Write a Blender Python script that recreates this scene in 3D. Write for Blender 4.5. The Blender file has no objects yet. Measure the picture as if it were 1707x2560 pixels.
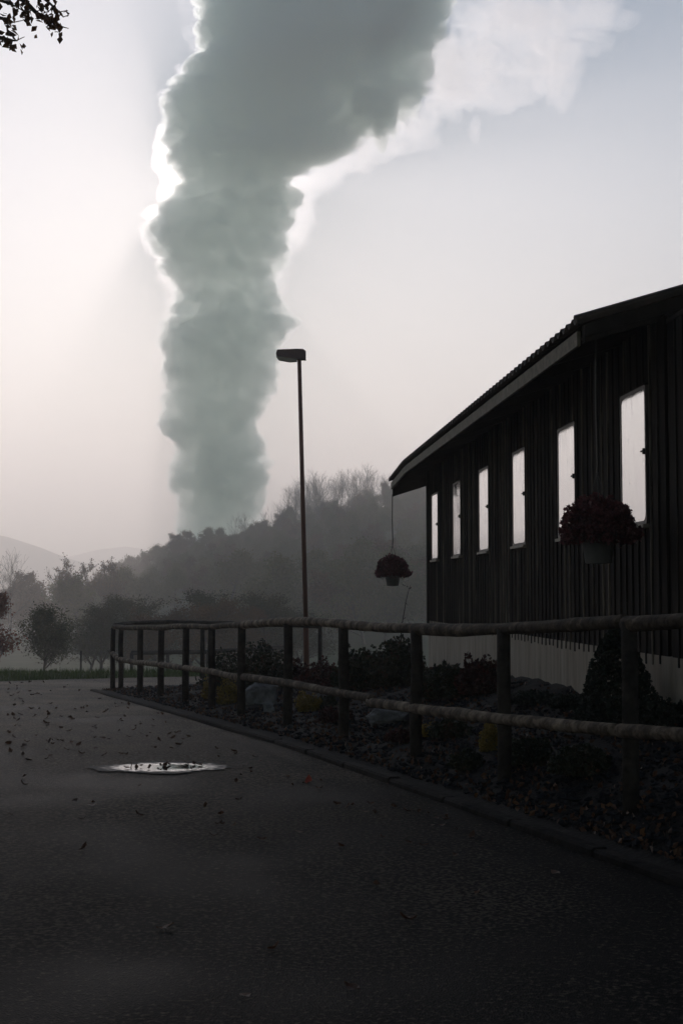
import bpy, math, random
import numpy as np
from mathutils import Vector, Matrix

# ------------------------------------------------------------------ camera, sky, sun, exposure
SC = bpy.context.scene
COL = SC.collection
FPX, CX, CY = 3460.0, 853.5, 1280.0          # focal length and centre in photograph pixels
TILT = math.atan(201.0 / FPX)
EYE = 1.5

cam_d = bpy.data.cameras.new('camera')
cam = bpy.data.objects.new('camera', cam_d)
COL.objects.link(cam)
cam.location = (0, 0, EYE)
cam.rotation_euler = (math.pi / 2 + TILT, 0, 0)
cam_d.sensor_fit = 'VERTICAL'
cam_d.sensor_height = 36.0
cam_d.lens = 36.0 * FPX / 2560.0
cam_d.clip_start = 0.05
cam_d.clip_end = 30000
SC.camera = cam

SUN_AZ = math.radians(-6.8)      # measured from +Y towards +X
SUN_EL = math.radians(17.0)
W = bpy.data.worlds.new('World')
SC.world = W
W.use_nodes = True
wn = W.node_tree.nodes
bg = wn['Background']
sky = wn.new('ShaderNodeTexSky')
sky.sky_type = 'NISHITA'
sky.sun_disc = False
sky.sun_elevation = SUN_EL
sky.sun_rotation = SUN_AZ
sky.altitude = 400
sky.air_density = 1.3
sky.dust_density = 0.2
sky.ozone_density = 2
W.node_tree.links.new(sky.outputs[0], bg.inputs['Color'])
bg.inputs['Strength'].default_value = 0.14

sun_d = bpy.data.lights.new('sun', 'SUN')
sun_d.energy = 3.3
sun_d.angle = math.radians(0.55)
sun_d.color = (1.0, 0.9, 0.875)
sun = bpy.data.objects.new('sun', sun_d)
COL.objects.link(sun)
sdir = Vector((math.sin(SUN_AZ) * math.cos(SUN_EL), math.cos(SUN_AZ) * math.cos(SUN_EL), math.sin(SUN_EL)))
sun.rotation_euler = sdir.to_track_quat('Z', 'Y').to_euler()
sun.location = (0, 0, 60)

SC.view_settings.view_transform = 'Standard'
SC.view_settings.look = 'None'
SC.view_settings.exposure = -0.5
SC.view_settings.gamma = 1.0
SC.view_settings.use_curve_mapping = False
cy = SC.cycles
cy.use_denoising = True
try:
    cy.denoiser = 'OPENIMAGEDENOISE'
except Exception:
    pass
cy.max_bounces = 24
cy.diffuse_bounces = 3
cy.glossy_bounces = 3
cy.transmission_bounces = 6
cy.volume_bounces = 14
cy.transparent_max_bounces = 48
cy.sample_clamp_indirect = 3.0
SC.render.film_transparent = False

HAZE_G = 0.58
PLUME_G = 0.68
HAZE_D = 0.0012
PLUME_D = 0.21
WISP_D = 0.026
VEIL_G = 0.97
VEIL_D = 0.0028

# ------------------------------------------------------------------ helpers
RNG = np.random.default_rng(7)


def ray(px, py):
    x, y, z = (px - CX), -(py - CY), FPX
    yy = z * math.cos(TILT) - y * math.sin(TILT)
    zz = z * math.sin(TILT) + y * math.cos(TILT)
    return x / yy, zz / yy


def P(px, py, Y):
    """photo pixel at ground distance Y -> world point"""
    u, v = ray(px, py)
    return Vector((u * Y, Y, EYE + v * Y))


def hash3(i, j, k, seed):
    n = (i * 73856093) ^ (j * 19349663) ^ (k * 83492791) ^ (seed * 2654435)
    n = (n ^ (n >> 13)) * 1274126177
    n = n & 0x7fffffff
    n = (n ^ (n >> 16)) * 60493
    return ((n & 0xffff) / 32767.5) - 1.0


def vnoise(p, seed=0):
    p = np.asarray(p, float)
    i = np.floor(p).astype(np.int64)
    f = p - i
    f = f * f * f * (f * (f * 6 - 15) + 10)
    r = 0
    for dx in (0, 1):
        wx = f[:, 0] if dx else 1 - f[:, 0]
        for dy in (0, 1):
            wy = f[:, 1] if dy else 1 - f[:, 1]
            for dz in (0, 1):
                wz = f[:, 2] if dz else 1 - f[:, 2]
                r = r + wx * wy * wz * hash3(i[:, 0] + dx, i[:, 1] + dy, i[:, 2] + dz, seed)
    return r


def fnoise1(x, y, seed=0):
    return float(vnoise(np.array([[x, y, 0.37]]), seed)[0])


class MB:
    def __init__(self):
        self.v, self.f, self.n = [], [], 0

    def add(self, verts, faces):
        verts = np.asarray(verts, float).reshape(-1, 3)
        self.v.append(verts)
        o = self.n
        self.f.extend([tuple(int(a) + o for a in fc) for fc in faces])
        self.n += len(verts)

    def quads(self, V4):
        V4 = np.asarray(V4, float)
        n = len(V4)
        self.v.append(V4.reshape(-1, 3))
        idx = np.arange(n * 4).reshape(n, 4) + self.n
        self.f.extend(map(tuple, idx.tolist()))
        self.n += 4 * n

    def tris(self, V3):
        V3 = np.asarray(V3, float)
        n = len(V3)
        self.v.append(V3.reshape(-1, 3))
        idx = np.arange(n * 3).reshape(n, 3) + self.n
        self.f.extend(map(tuple, idx.tolist()))
        self.n += 3 * n

    def box(self, lo, hi):
        x0, y0, z0 = lo
        x1, y1, z1 = hi
        self.add([(x0, y0, z0), (x1, y0, z0), (x1, y1, z0), (x0, y1, z0),
                  (x0, y0, z1), (x1, y0, z1), (x1, y1, z1), (x0, y1, z1)],
                 [(0, 3, 2, 1), (4, 5, 6, 7), (0, 1, 5, 4), (1, 2, 6, 5), (2, 3, 7, 6), (3, 0, 4, 7)])
        return self

    def tube(self, pts, rad, sides=8, caps=True):
        pts = [Vector(p) for p in pts]
        n = len(pts)
        if not hasattr(rad, '__len__'):
            rad = [rad] * n
        vs, fs = [], []
        ref = Vector((0, 0, 1))
        d0 = (pts[-1] - pts[0])
        if d0.length < 1e-9:
            return self
        if abs(d0.normalized().z) > 0.8:
            ref = Vector((1, 0, 0))
        for i in range(n):
            d = (pts[min(i + 1, n - 1)] - pts[max(i - 1, 0)])
            d = d.normalized() if d.length > 1e-9 else d0.normalized()
            a = d.cross(ref)
            if a.length < 1e-6:
                a = d.cross(Vector((0, 1, 0)))
            a.normalize()
            b = a.cross(d)
            for k in range(sides):
                t = 2 * math.pi * k / sides
                r = rad[i]
                vs.append(tuple(pts[i] + a * (math.cos(t) * r) + b * (math.sin(t) * r)))
        for i in range(n - 1):
            for k in range(sides):
                k2 = (k + 1) % sides
                fs.append((i * sides + k, i * sides + k2, (i + 1) * sides + k2, (i + 1) * sides + k))
        if caps:
            fs.append(tuple(range(sides - 1, -1, -1)))
            fs.append(tuple((n - 1) * sides + k for k in range(sides)))
        self.add(vs, fs)
        return self

    def lathe(self, prof, sides=24, centre=(0, 0, 0)):
        vs, fs = [], []
        for (r, z) in prof:
            for k in range(sides):
                t = 2 * math.pi * k / sides
                vs.append((centre[0] + r * math.cos(t), centre[1] + r * math.sin(t), centre[2] + z))
        for i in range(len(prof) - 1):
            for k in range(sides):
                k2 = (k + 1) % sides
                fs.append((i * sides + k, i * sides + k2, (i + 1) * sides + k2, (i + 1) * sides + k))
        fs.append(tuple(range(sides - 1, -1, -1)))
        fs.append(tuple((len(prof) - 1) * sides + k for k in range(sides)))
        self.add(vs, fs)
        return self

    def mesh(self, name, smooth=False):
        me = bpy.data.meshes.new(name)
        V = np.concatenate(self.v) if self.v else np.zeros((0, 3))
        me.from_pydata(V.tolist(), [], self.f)
        if smooth:
            me.polygons.foreach_set('use_smooth', [True] * len(me.polygons))
        me.update()
        return me

    def build(self, name, mat, parent=None, smooth=False):
        me = self.mesh(name, smooth)
        me.materials.append(mat)
        return link(name, me, parent)


def link(name, data, parent=None):
    o = bpy.data.objects.new(name, data)
    COL.objects.link(o)
    if parent is not None:
        o.parent = parent
    return o


def tag(o, label=None, cat=None, group=None, kind=None):
    if label:
        o['label'] = label
    if cat:
        o['category'] = cat
    if group:
        o['group'] = group
    if kind:
        o['kind'] = kind
    return o


def thing(name, label, cat, loc=(0, 0, 0), rz=0.0, group=None):
    o = bpy.data.objects.new(name, None)
    o.empty_display_size = 0.2
    COL.objects.link(o)
    o.location = loc
    o.rotation_euler = (0, 0, rz)
    return tag(o, label, cat, group)


def copy_tree(o, parent=None):
    c = o.copy()
    COL.objects.link(c)
    c.parent = parent
    for ch in o.children:
        copy_tree(ch, c)
    return c


# ------------------------------------------------------------------ materials
def nmat(name):
    m = bpy.data.materials.new(name)
    m.use_nodes = True
    nt = m.node_tree
    return m, nt, nt.nodes, nt.links, nt.nodes['Principled BSDF']


def ramp(nodes, stops):
    r = nodes.new('ShaderNodeValToRGB')
    els = r.color_ramp.elements
    while len(els) < len(stops):
        els.new(0.5)
    for e, (p, c) in zip(els, stops):
        e.position = p
        e.color = (c[0], c[1], c[2], 1)
    return r


def surf(name, stops, scale=5.0, rough=0.8, bump=0.0, bscale=None, detail=6, stretch=None, metallic=0.0,
         spec=0.5, coords='Object', rvar=0.0, bdist=0.02):
    m, nt, N, L, b = nmat(name)
    tc = N.new('ShaderNodeTexCoord')
    src = tc.outputs[coords] if coords != 'World' else N.new('ShaderNodeNewGeometry').outputs['Position']
    mp = N.new('ShaderNodeMapping')
    if stretch:
        mp.inputs['Scale'].default_value = stretch
    L.new(src, mp.inputs['Vector'])
    no = N.new('ShaderNodeTexNoise')
    no.inputs['Scale'].default_value = scale
    no.inputs['Detail'].default_value = detail
    no.inputs['Roughness'].default_value = 0.62
    L.new(mp.outputs[0], no.inputs['Vector'])
    fac = no.outputs['Fac']
    if rvar:
        oi = N.new('ShaderNodeObjectInfo')
        mx = N.new('ShaderNodeMath')
        mx.operation = 'MULTIPLY_ADD'
        mx.inputs[1].default_value = rvar
        L.new(oi.outputs['Random'], mx.inputs[0])
        sb = N.new('ShaderNodeMath')
        sb.operation = 'SUBTRACT'
        L.new(fac, sb.inputs[0])
        sb.inputs[1].default_value = rvar * 0.5
        L.new(sb.outputs[0], mx.inputs[2])
        fac = mx.outputs[0]
    r = ramp(N, stops)
    L.new(fac, r.inputs[0])
    L.new(r.outputs[0], b.inputs['Base Color'])
    b.inputs['Roughness'].default_value = rough
    b.inputs['Metallic'].default_value = metallic
    b.inputs['Specular IOR Level'].default_value = spec
    if bump:
        n2 = N.new('ShaderNodeTexNoise')
        n2.inputs['Scale'].default_value = bscale or scale * 4
        n2.inputs['Detail'].default_value = 8
        L.new(mp.outputs[0], n2.inputs['Vector'])
        bp = N.new('ShaderNodeBump')
        bp.inputs['Strength'].default_value = bump
        bp.inputs['Distance'].default_value = bdist
        L.new(n2.outputs['Fac'], bp.inputs['Height'])
        L.new(bp.outputs[0], b.inputs['Normal'])
    return m


def leafmat(name, stops, scale=0.6, transl=0.35, rough=0.6, spec=0.3):
    """leaves: a clump-scale noise picks the colour, light passes through"""
    m, nt, N, L, b = nmat(name)
    g = N.new('ShaderNodeNewGeometry')
    no = N.new('ShaderNodeTexNoise')
    no.inputs['Scale'].default_value = scale
    no.inputs['Detail'].default_value = 5
    L.new(g.outputs['Position'], no.inputs['Vector'])
    ad = N.new('ShaderNodeMath')
    ad.operation = 'MULTIPLY_ADD'
    L.new(g.outputs['Random Per Island'], ad.inputs[0])
    ad.inputs[1].default_value = 0.35
    sb = N.new('ShaderNodeMath')
    sb.operation = 'SUBTRACT'
    L.new(no.outputs['Fac'], sb.inputs[0])
    sb.inputs[1].default_value = 0.17
    L.new(sb.outputs[0], ad.inputs[2])
    r = ramp(N, stops)
    L.new(ad.outputs[0], r.inputs[0])
    L.new(r.outputs[0], b.inputs['Base Color'])
    b.inputs['Roughness'].default_value = rough
    b.inputs['Specular IOR Level'].default_value = spec
    tr = N.new('ShaderNodeBsdfTranslucent')
    L.new(r.outputs[0], tr.inputs['Color'])
    mx = N.new('ShaderNodeMixShader')
    mx.inputs[0].default_value = transl
    L.new(b.outputs[0], mx.inputs[1])
    L.new(tr.outputs[0], mx.inputs[2])
    out = [n for n in N if n.type == 'OUTPUT_MATERIAL'][0]
    L.new(mx.outputs[0], out.inputs['Surface'])
    return m


def volmat(name, density, color, aniso, absorption=(0, 0, 0)):
    m = bpy.data.materials.new(name)
    m.use_nodes = True
    N, L = m.node_tree.nodes, m.node_tree.links
    for n in list(N):
        if n.type == 'BSDF_PRINCIPLED':
            N.remove(n)
    v = N.new('ShaderNodeVolumePrincipled')
    v.inputs['Density'].default_value = density
    v.inputs['Color'].default_value = (*color, 1)
    v.inputs['Anisotropy'].default_value = aniso
    v.inputs['Absorption Color'].default_value = (*absorption, 1)
    out = [n for n in N if n.type == 'OUTPUT_MATERIAL'][0]
    L.new(v.outputs[0], out.inputs['Volume'])
    return m


def road_mat():
    m, nt, N, L, b = nmat('wet_asphalt')
    g = N.new('ShaderNodeNewGeometry')
    big = N.new('ShaderNodeTexNoise')
    big.inputs['Scale'].default_value = 0.55
    big.inputs['Detail'].default_value = 7
    mp = N.new('ShaderNodeMapping')
    mp.inputs['Scale'].default_value = (1.0, 0.8, 1.0)
    L.new(g.outputs['Position'], mp.inputs['Vector'])
    L.new(mp.outputs[0], big.inputs['Vector'])
    grit = N.new('ShaderNodeTexVoronoi')
    grit.inputs['Scale'].default_value = 120
    L.new(g.outputs['Position'], grit.inputs['Vector'])
    fine = N.new('ShaderNodeTexNoise')
    fine.inputs['Scale'].default_value = 45
    fine.inputs['Detail'].default_value = 8
    L.new(g.outputs['Position'], fine.inputs['Vector'])
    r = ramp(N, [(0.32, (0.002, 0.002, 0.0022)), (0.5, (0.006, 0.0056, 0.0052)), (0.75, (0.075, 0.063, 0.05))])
    ad = N.new('ShaderNodeMath')
    ad.operation = 'MULTIPLY_ADD'
    L.new(fine.outputs['Fac'], ad.inputs[0])
    ad.inputs[1].default_value = 1.3
    L.new(big.outputs['Fac'], ad.inputs[2])
    sb = N.new('ShaderNodeMath')
    sb.operation = 'SUBTRACT'
    L.new(ad.outputs[0], sb.inputs[0])
    sb.inputs[1].default_value = 0.65
    L.new(sb.outputs[0], r.inputs[0])
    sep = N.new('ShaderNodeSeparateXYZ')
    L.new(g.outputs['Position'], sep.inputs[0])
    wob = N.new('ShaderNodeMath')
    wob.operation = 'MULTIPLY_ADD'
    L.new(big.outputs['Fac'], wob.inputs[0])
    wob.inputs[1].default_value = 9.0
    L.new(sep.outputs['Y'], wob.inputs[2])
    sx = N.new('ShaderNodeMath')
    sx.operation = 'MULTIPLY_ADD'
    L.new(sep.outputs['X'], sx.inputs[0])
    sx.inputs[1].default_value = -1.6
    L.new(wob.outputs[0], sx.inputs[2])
    painted_sheen = N.new('ShaderNodeMapRange')  # lighter warm tone painted over the far left, in place of grazing light
    painted_sheen.inputs['From Min'].default_value = 13.0
    painted_sheen.inputs['From Max'].default_value = 27.0
    L.new(sx.outputs[0], painted_sheen.inputs['Value'])
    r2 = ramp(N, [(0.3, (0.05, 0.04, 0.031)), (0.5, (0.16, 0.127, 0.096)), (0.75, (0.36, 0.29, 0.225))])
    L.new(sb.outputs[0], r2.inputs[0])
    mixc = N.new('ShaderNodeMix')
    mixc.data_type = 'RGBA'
    L.new(painted_sheen.outputs[0], mixc.inputs[0])
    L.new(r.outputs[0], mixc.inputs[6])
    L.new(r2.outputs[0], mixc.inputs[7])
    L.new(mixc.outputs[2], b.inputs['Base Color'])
    rr = ramp(N, [(0.35, (0.6, 0.6, 0.6)), (0.65, (0.9, 0.9, 0.9))])
    L.new(big.outputs['Fac'], rr.inputs[0])
    L.new(rr.outputs[0], b.inputs['Roughness'])
    b.inputs['Specular IOR Level'].default_value = 0.05
    bp = N.new('ShaderNodeBump')
    bp.inputs['Strength'].default_value = 0.9
    bp.inputs['Distance'].default_value = 0.007
    mh = N.new('ShaderNodeMath')
    mh.operation = 'MULTIPLY_ADD'
    L.new(grit.outputs['Distance'], mh.inputs[0])
    mh.inputs[1].default_value = 0.9
    L.new(fine.outputs['Fac'], mh.inputs[2])
    L.new(mh.outputs[0], bp.inputs['Height'])
    L.new(bp.outputs[0], b.inputs['Normal'])
    return m


M = {}
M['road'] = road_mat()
M['meadow'] = surf('meadow_earth', [(0.3, (0.02, 0.03, 0.012)), (0.6, (0.045, 0.06, 0.02)), (0.8, (0.06, 0.065, 0.03))],
                   scale=0.25, rough=0.95, coords='World', spec=0.1)
M['grass'] = leafmat('grass_blades', [(0.2, (0.03, 0.055, 0.014)), (0.6, (0.06, 0.095, 0.025)), (0.9, (0.11, 0.11, 0.045))], scale=0.8)
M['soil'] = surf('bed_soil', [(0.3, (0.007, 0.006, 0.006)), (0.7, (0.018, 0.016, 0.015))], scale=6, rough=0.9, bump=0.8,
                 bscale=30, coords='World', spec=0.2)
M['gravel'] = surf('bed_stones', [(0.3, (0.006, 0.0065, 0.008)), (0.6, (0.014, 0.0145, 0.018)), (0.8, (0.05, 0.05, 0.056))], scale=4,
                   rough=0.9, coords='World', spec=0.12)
M['kerb'] = surf('kerb_concrete', [(0.3, (0.009, 0.008, 0.0075)), (0.7, (0.03, 0.026, 0.023))], scale=4, rough=0.9, spec=0.1, bump=0.8, rvar=0.3)
M['bark'] = surf('rail_bark', [(0.3, (0.022, 0.016, 0.011)), (0.5, (0.065, 0.047, 0.033)), (0.72, (0.23, 0.18, 0.13))], scale=9,
                 rough=0.85, spec=0.2, bump=0.8, bscale=26, coords='World', rvar=0.15)
M['post'] = surf('post_bark', [(0.3, (0.014, 0.012, 0.011)), (0.7, (0.05, 0.042, 0.035))], scale=9, rough=0.9, spec=0.12, bump=0.8,
                 bscale=30, coords='World', rvar=0.15)
M['plank'] = surf('stained_boards', [(0.25, (0.007, 0.0052, 0.0042)), (0.5, (0.014, 0.0105, 0.0082)), (0.85, (0.045, 0.035, 0.027))],
                  scale=3, rough=0.85, spec=0.12, bump=0.35, bscale=20, stretch=(8, 8, 0.6), coords='World', rvar=0.35)
M['batten'] = surf('weathered_battens', [(0.35, (0.009, 0.007, 0.0055)), (0.6, (0.025, 0.02, 0.016)), (0.9, (0.22, 0.185, 0.14))],
                   scale=3, rough=0.85, spec=0.15, bump=0.35, bscale=20, stretch=(8, 8, 0.5), coords='World', rvar=0.55)
M['timber'] = surf('dark_timber', [(0.3, (0.015, 0.012, 0.01)), (0.7, (0.04, 0.032, 0.026))], scale=5, rough=0.85, spec=0.1, bump=0.3,
                   coords='World')
M['fascia'] = surf('weathered_fascia', [(0.25, (0.1, 0.085, 0.06)), (0.6, (0.22, 0.19, 0.14)), (0.85, (0.34, 0.3, 0.23))], scale=3,
                   rough=0.8, bump=0.3, stretch=(1, 4, 4), coords='World')
M['sheet'] = surf('fibre_cement', [(0.3, (0.03, 0.022, 0.018)), (0.7, (0.08, 0.055, 0.042))], scale=5, rough=0.8, bump=0.3, rvar=0.2)
M['plinth'] = surf('rendered_plinth', [(0.25, (0.16, 0.13, 0.1)), (0.5, (0.27, 0.23, 0.18)), (0.8, (0.36, 0.32, 0.26))], scale=2.5,
                   rough=0.9, bump=0.3, bscale=18, stretch=(3, 3, 0.5), coords='World')
M['frame'] = surf('window_frame', [(0.3, (0.03, 0.022, 0.018)), (0.7, (0.06, 0.045, 0.035))], scale=6, rough=0.5)
M['sill'] = surf('window_sill', [(0.3, (0.18, 0.15, 0.11)), (0.7, (0.32, 0.28, 0.22))], scale=6, rough=0.6, coords='World')
M['metal'] = surf('dark_metal', [(0.3, (0.03, 0.028, 0.026)), (0.7, (0.06, 0.055, 0.05))], scale=8, rough=0.5, metallic=0.6)
M['pole'] = surf('rusty_pole', [(0.3, (0.09, 0.035, 0.022)), (0.6, (0.16, 0.065, 0.04)), (0.8, (0.2, 0.1, 0.07))], scale=3, rough=0.7,
                 stretch=(3, 3, 0.4))
M['lampbody'] = surf('lamp_body', [(0.3, (0.07, 0.035, 0.026)), (0.7, (0.12, 0.06, 0.045))], scale=6, rough=0.55)
M['lens'] = leafmat('lamp_lens', [(0.3, (0.7, 0.7, 0.64)), (0.7, (0.85, 0.84, 0.78))], scale=4, transl=0.75, rough=0.3)
M['pot'] = surf('pot_plastic', [(0.3, (0.12, 0.12, 0.115)), (0.7, (0.2, 0.2, 0.19))], scale=5, rough=0.55)
M['stone'] = surf('boulder_stone', [(0.3, (0.07, 0.07, 0.075)), (0.55, (0.2, 0.2, 0.2)), (0.75, (0.36, 0.36, 0.36))], scale=5,
                  rough=0.85, bump=0.8, bscale=16, bdist=0.04)
M['trunk'] = surf('tree_bark', [(0.3, (0.03, 0.025, 0.02)), (0.7, (0.08, 0.066, 0.052))], scale=6, rough=0.9, bump=0.5)
M['concrete'] = surf('tower_concrete', [(0.3, (0.28, 0.28, 0.26)), (0.7, (0.38, 0.37, 0.35))], scale=0.05, rough=0.9)
M['hills'] = surf('far_hills', [(0.3, (0.03, 0.05, 0.03)), (0.7, (0.06, 0.075, 0.045))], scale=0.01, rough=1.0, spec=0.0)
G_OL = [(0.25, (0.06, 0.072, 0.016)), (0.5, (0.11, 0.115, 0.03)), (0.75, (0.16, 0.13, 0.04))]
M['leaf_wood'] = leafmat('wood_leaves', G_OL, scale=0.08)
M['leaf_brown'] = leafmat('brown_leaves', [(0.25, (0.05, 0.032, 0.014)), (0.5, (0.11, 0.06, 0.022)), (0.8, (0.17, 0.09, 0.028))], scale=0.3)
M['leaf_green'] = leafmat('green_leaves', [(0.25, (0.025, 0.035, 0.014)), (0.55, (0.05, 0.06, 0.022)), (0.85, (0.11, 0.075, 0.03))], scale=0.5)
M['leaf_red'] = leafmat('red_leaves', [(0.25, (0.09, 0.022, 0.016)), (0.55, (0.17, 0.045, 0.025)), (0.85, (0.2, 0.09, 0.035))], scale=1.0)
M['leaf_near'] = leafmat('copper_leaves', [(0.25, (0.06, 0.028, 0.012)), (0.6, (0.11, 0.048, 0.018)), (0.9, (0.15, 0.08, 0.025))], scale=1.5, transl=0.4)
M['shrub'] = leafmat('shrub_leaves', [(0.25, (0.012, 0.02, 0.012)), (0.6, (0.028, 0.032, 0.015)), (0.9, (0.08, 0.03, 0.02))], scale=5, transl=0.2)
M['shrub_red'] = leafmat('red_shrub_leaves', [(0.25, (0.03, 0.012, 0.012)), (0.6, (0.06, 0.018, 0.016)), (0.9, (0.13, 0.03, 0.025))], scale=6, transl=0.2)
M['shrub_yellow'] = leafmat('yellow_shrub_leaves', [(0.25, (0.14, 0.1, 0.02)), (0.6, (0.26, 0.18, 0.035)), (0.9, (0.34, 0.26, 0.07))], scale=8, transl=0.25)
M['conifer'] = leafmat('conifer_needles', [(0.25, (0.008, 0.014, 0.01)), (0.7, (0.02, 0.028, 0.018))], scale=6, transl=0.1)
M['flower'] = leafmat('basket_flowers', [(0.25, (0.05, 0.02, 0.022)), (0.6, (0.15, 0.045, 0.05)), (0.9, (0.28, 0.1, 0.11))], scale=9, transl=0.25)
M['fallen'] = leafmat('fallen_leaves', [(0.25, (0.035, 0.018, 0.01)), (0.6, (0.08, 0.035, 0.018)), (0.9, (0.16, 0.08, 0.03))], scale=3, transl=0.2, rough=0.5)
M['fallen_red'] = leafmat('fallen_red_leaves', [(0.2, (0.22, 0.03, 0.02)), (0.8, (0.34, 0.06, 0.03))], scale=3, transl=0.2, rough=0.5)
M['haze'] = volmat('haze_air', HAZE_D, (1.0, 0.952, 0.912), HAZE_G)
M['steam'] = volmat('steam', PLUME_D, (0.955, 0.992, 0.962), PLUME_G)
M['veil'] = volmat('thin_steam', VEIL_D, (0.99, 0.98, 0.98), VEIL_G)

m, nt, N, L, b = nmat('window_glass')
b.inputs['Base Color'].default_value = (0.02, 0.02, 0.02, 1)
b.inputs['Roughness'].default_value = 0.06
b.inputs['IOR'].default_value = 1.52
b.inputs['Transmission Weight'].default_value = 0.6
b.inputs['Coat Weight'].default_value = 1.0
b.inputs['Coat Roughness'].default_value = 0.06
b.inputs['Coat IOR'].default_value = 1.9
g = N.new('ShaderNodeNewGeometry')
no = N.new('ShaderNodeTexNoise')
no.inputs['Scale'].default_value = 2.3
no.inputs['Detail'].default_value = 3
L.new(g.outputs['Position'], no.inputs['Vector'])
bp = N.new('ShaderNodeBump')
bp.inputs['Strength'].default_value = 0.04
bp.inputs['Distance'].default_value = 0.02
L.new(no.outputs['Fac'], bp.inputs['Height'])
L.new(bp.outputs[0], b.inputs['Normal'])
L.new(bp.outputs[0], b.inputs['Coat Normal'])
mpg = N.new('ShaderNodeMapping')
mpg.inputs['Scale'].default_value = (6, 6, 1.2)
L.new(g.outputs['Position'], mpg.inputs['Vector'])
nd = N.new('ShaderNodeTexNoise')
nd.inputs['Scale'].default_value = 3
nd.inputs['Detail'].default_value = 8
L.new(mpg.outputs[0], nd.inputs['Vector'])
rg = ramp(N, [(0.4, (0.04, 0.04, 0.04)), (0.7, (0.3, 0.3, 0.3))])
L.new(nd.outputs['Fac'], rg.inputs[0])
L.new(rg.outputs[0], b.inputs['Coat Roughness'])
M['glass'] = m
m, nt, N, L, b = nmat('puddle_water')
b.inputs['Base Color'].default_value = (0.012, 0.012, 0.012, 1)
b.inputs['Roughness'].default_value = 0.03
b.inputs['IOR'].default_value = 1.33
g = N.new('ShaderNodeNewGeometry')
no = N.new('ShaderNodeTexNoise')
no.inputs['Scale'].default_value = 9
L.new(g.outputs['Position'], no.inputs['Vector'])
bp = N.new('ShaderNodeBump')
bp.inputs['Strength'].default_value = 0.04
bp.inputs['Distance'].default_value = 0.01
L.new(no.outputs['Fac'], bp.inputs['Height'])
L.new(bp.outputs[0], b.inputs['Normal'])
tcn = N.new('ShaderNodeTexCoord')
mpn = N.new('ShaderNodeMapping')
mpn.inputs['Scale'].default_value = (1 / .56, 1 / .36, 0)
L.new(tcn.outputs['Object'], mpn.inputs['Vector'])
ln = N.new('ShaderNodeVectorMath')
ln.operation = 'LENGTH'
L.new(mpn.outputs[0], ln.inputs[0])
n9 = N.new('ShaderNodeTexNoise')
n9.inputs['Scale'].default_value = 16
n9.inputs['Detail'].default_value = 7
L.new(tcn.outputs['Object'], n9.inputs['Vector'])
sm = N.new('ShaderNodeMath')
sm.operation = 'MULTIPLY_ADD'
L.new(n9.outputs['Fac'], sm.inputs[0])
sm.inputs[1].default_value = 0.9
L.new(ln.outputs['Value'], sm.inputs[2])
rr = ramp(N, [(0.0, (0.03, 0.03, 0.03)), (0.5, (0.05, 0.05, 0.05)), (0.74, (0.8, 0.8, 0.8))])
hf = N.new('ShaderNodeMath')
hf.operation = 'MULTIPLY'
hf.inputs[1].default_value = 0.55
L.new(sm.outputs[0], hf.inputs[0])
L.new(hf.outputs[0], rr.inputs[0])
L.new(rr.outputs[0], b.inputs['Roughness'])
M['water'] = m

# ------------------------------------------------------------------ terrain
KB, KA = -0.345, 3.92                     # kerb line  x = KA + KB*y


def smooth(a, b, x):
    t = np.clip((np.asarray(x, float) - a) / (b - a), 0, 1)
    return t * t * (3 - 2 * t)


def yfar(x):
    return np.interp(x, [-14, -6.5, -4.8, -3, 0, 4, 30, 60], [24.6, 26.4, 27.6, 28.4, 29.6, 31, 38, 46])


def roadz(y):
    return np.interp(y, [-40, 0, 9, 13, 24, 34, 60], [.105, .105, .105, .09, -.17, -.26, -.4])


def ground(x, y):
    x = np.asarray(x, float)
    y = np.asarray(y, float)
    r = np.sqrt(x * x + y * y)
    z = np.interp(y, [-300, -30, 0, 30, 80, 150, 230, 900, 1500], [2, .2, .04, -.24, -4.3, -7.0, -7.0, -7, -7])
    z = z + np.clip(x, 0, 200) * 0.012 * smooth(40, 160, y)
    u = x / np.maximum(y, 1.0)
    A = np.interp(u, [-.6, -.25, -.17, -.13, -.10, -.06, -.03, 0.03, .07, .3, .8],
                  [-4, -3, 0, 7, 11, 13, 17, 24, 26, 30, 34])
    z = z + 1.5 * A * smooth(200, 495, y)
    z = z + (-50 - z) * smooth(530, 640, np.where(y > 0, r, 0))
    return z


# ground sheet: dense near, coarse far
def grid_sheet(xs, ys, fz):
    X, Y = np.meshgrid(xs, ys)
    Z = fz(X, Y)
    V = np.stack([X, Y, Z], -1).reshape(-1, 3)
    nx, ny = len(xs), len(ys)
    i = np.arange((nx) * (ny)).reshape(ny, nx)
    F = np.stack([i[:-1, :-1], i[:-1, 1:], i[1:, 1:], i[1:, :-1]], -1).reshape(-1, 4)
    b = MB()
    b.v.append(V)
    b.f = list(map(tuple, F.tolist()))
    b.n = len(V)
    return b


def spaced(near, far, n0, ratio):
    out = list(np.linspace(-near, near, n0))
    d = out[-1] - out[-2]
    x = near
    while x < far:
        d *= ratio
        x += d
        out.append(min(x, far))
        out.insert(0, -min(x, far))
    return np.unique(np.array(out))


xs = spaced(40, 3400, 161, 1.12)
ys = np.concatenate([-spaced(40, 1200, 21, 1.3)[::-1][:0], np.array([-700, -400, -200, -100, -60]),
                     np.linspace(-40, 60, 201), np.linspace(62, 660, 220), np.geomspace(670, 4400, 50)])


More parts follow.
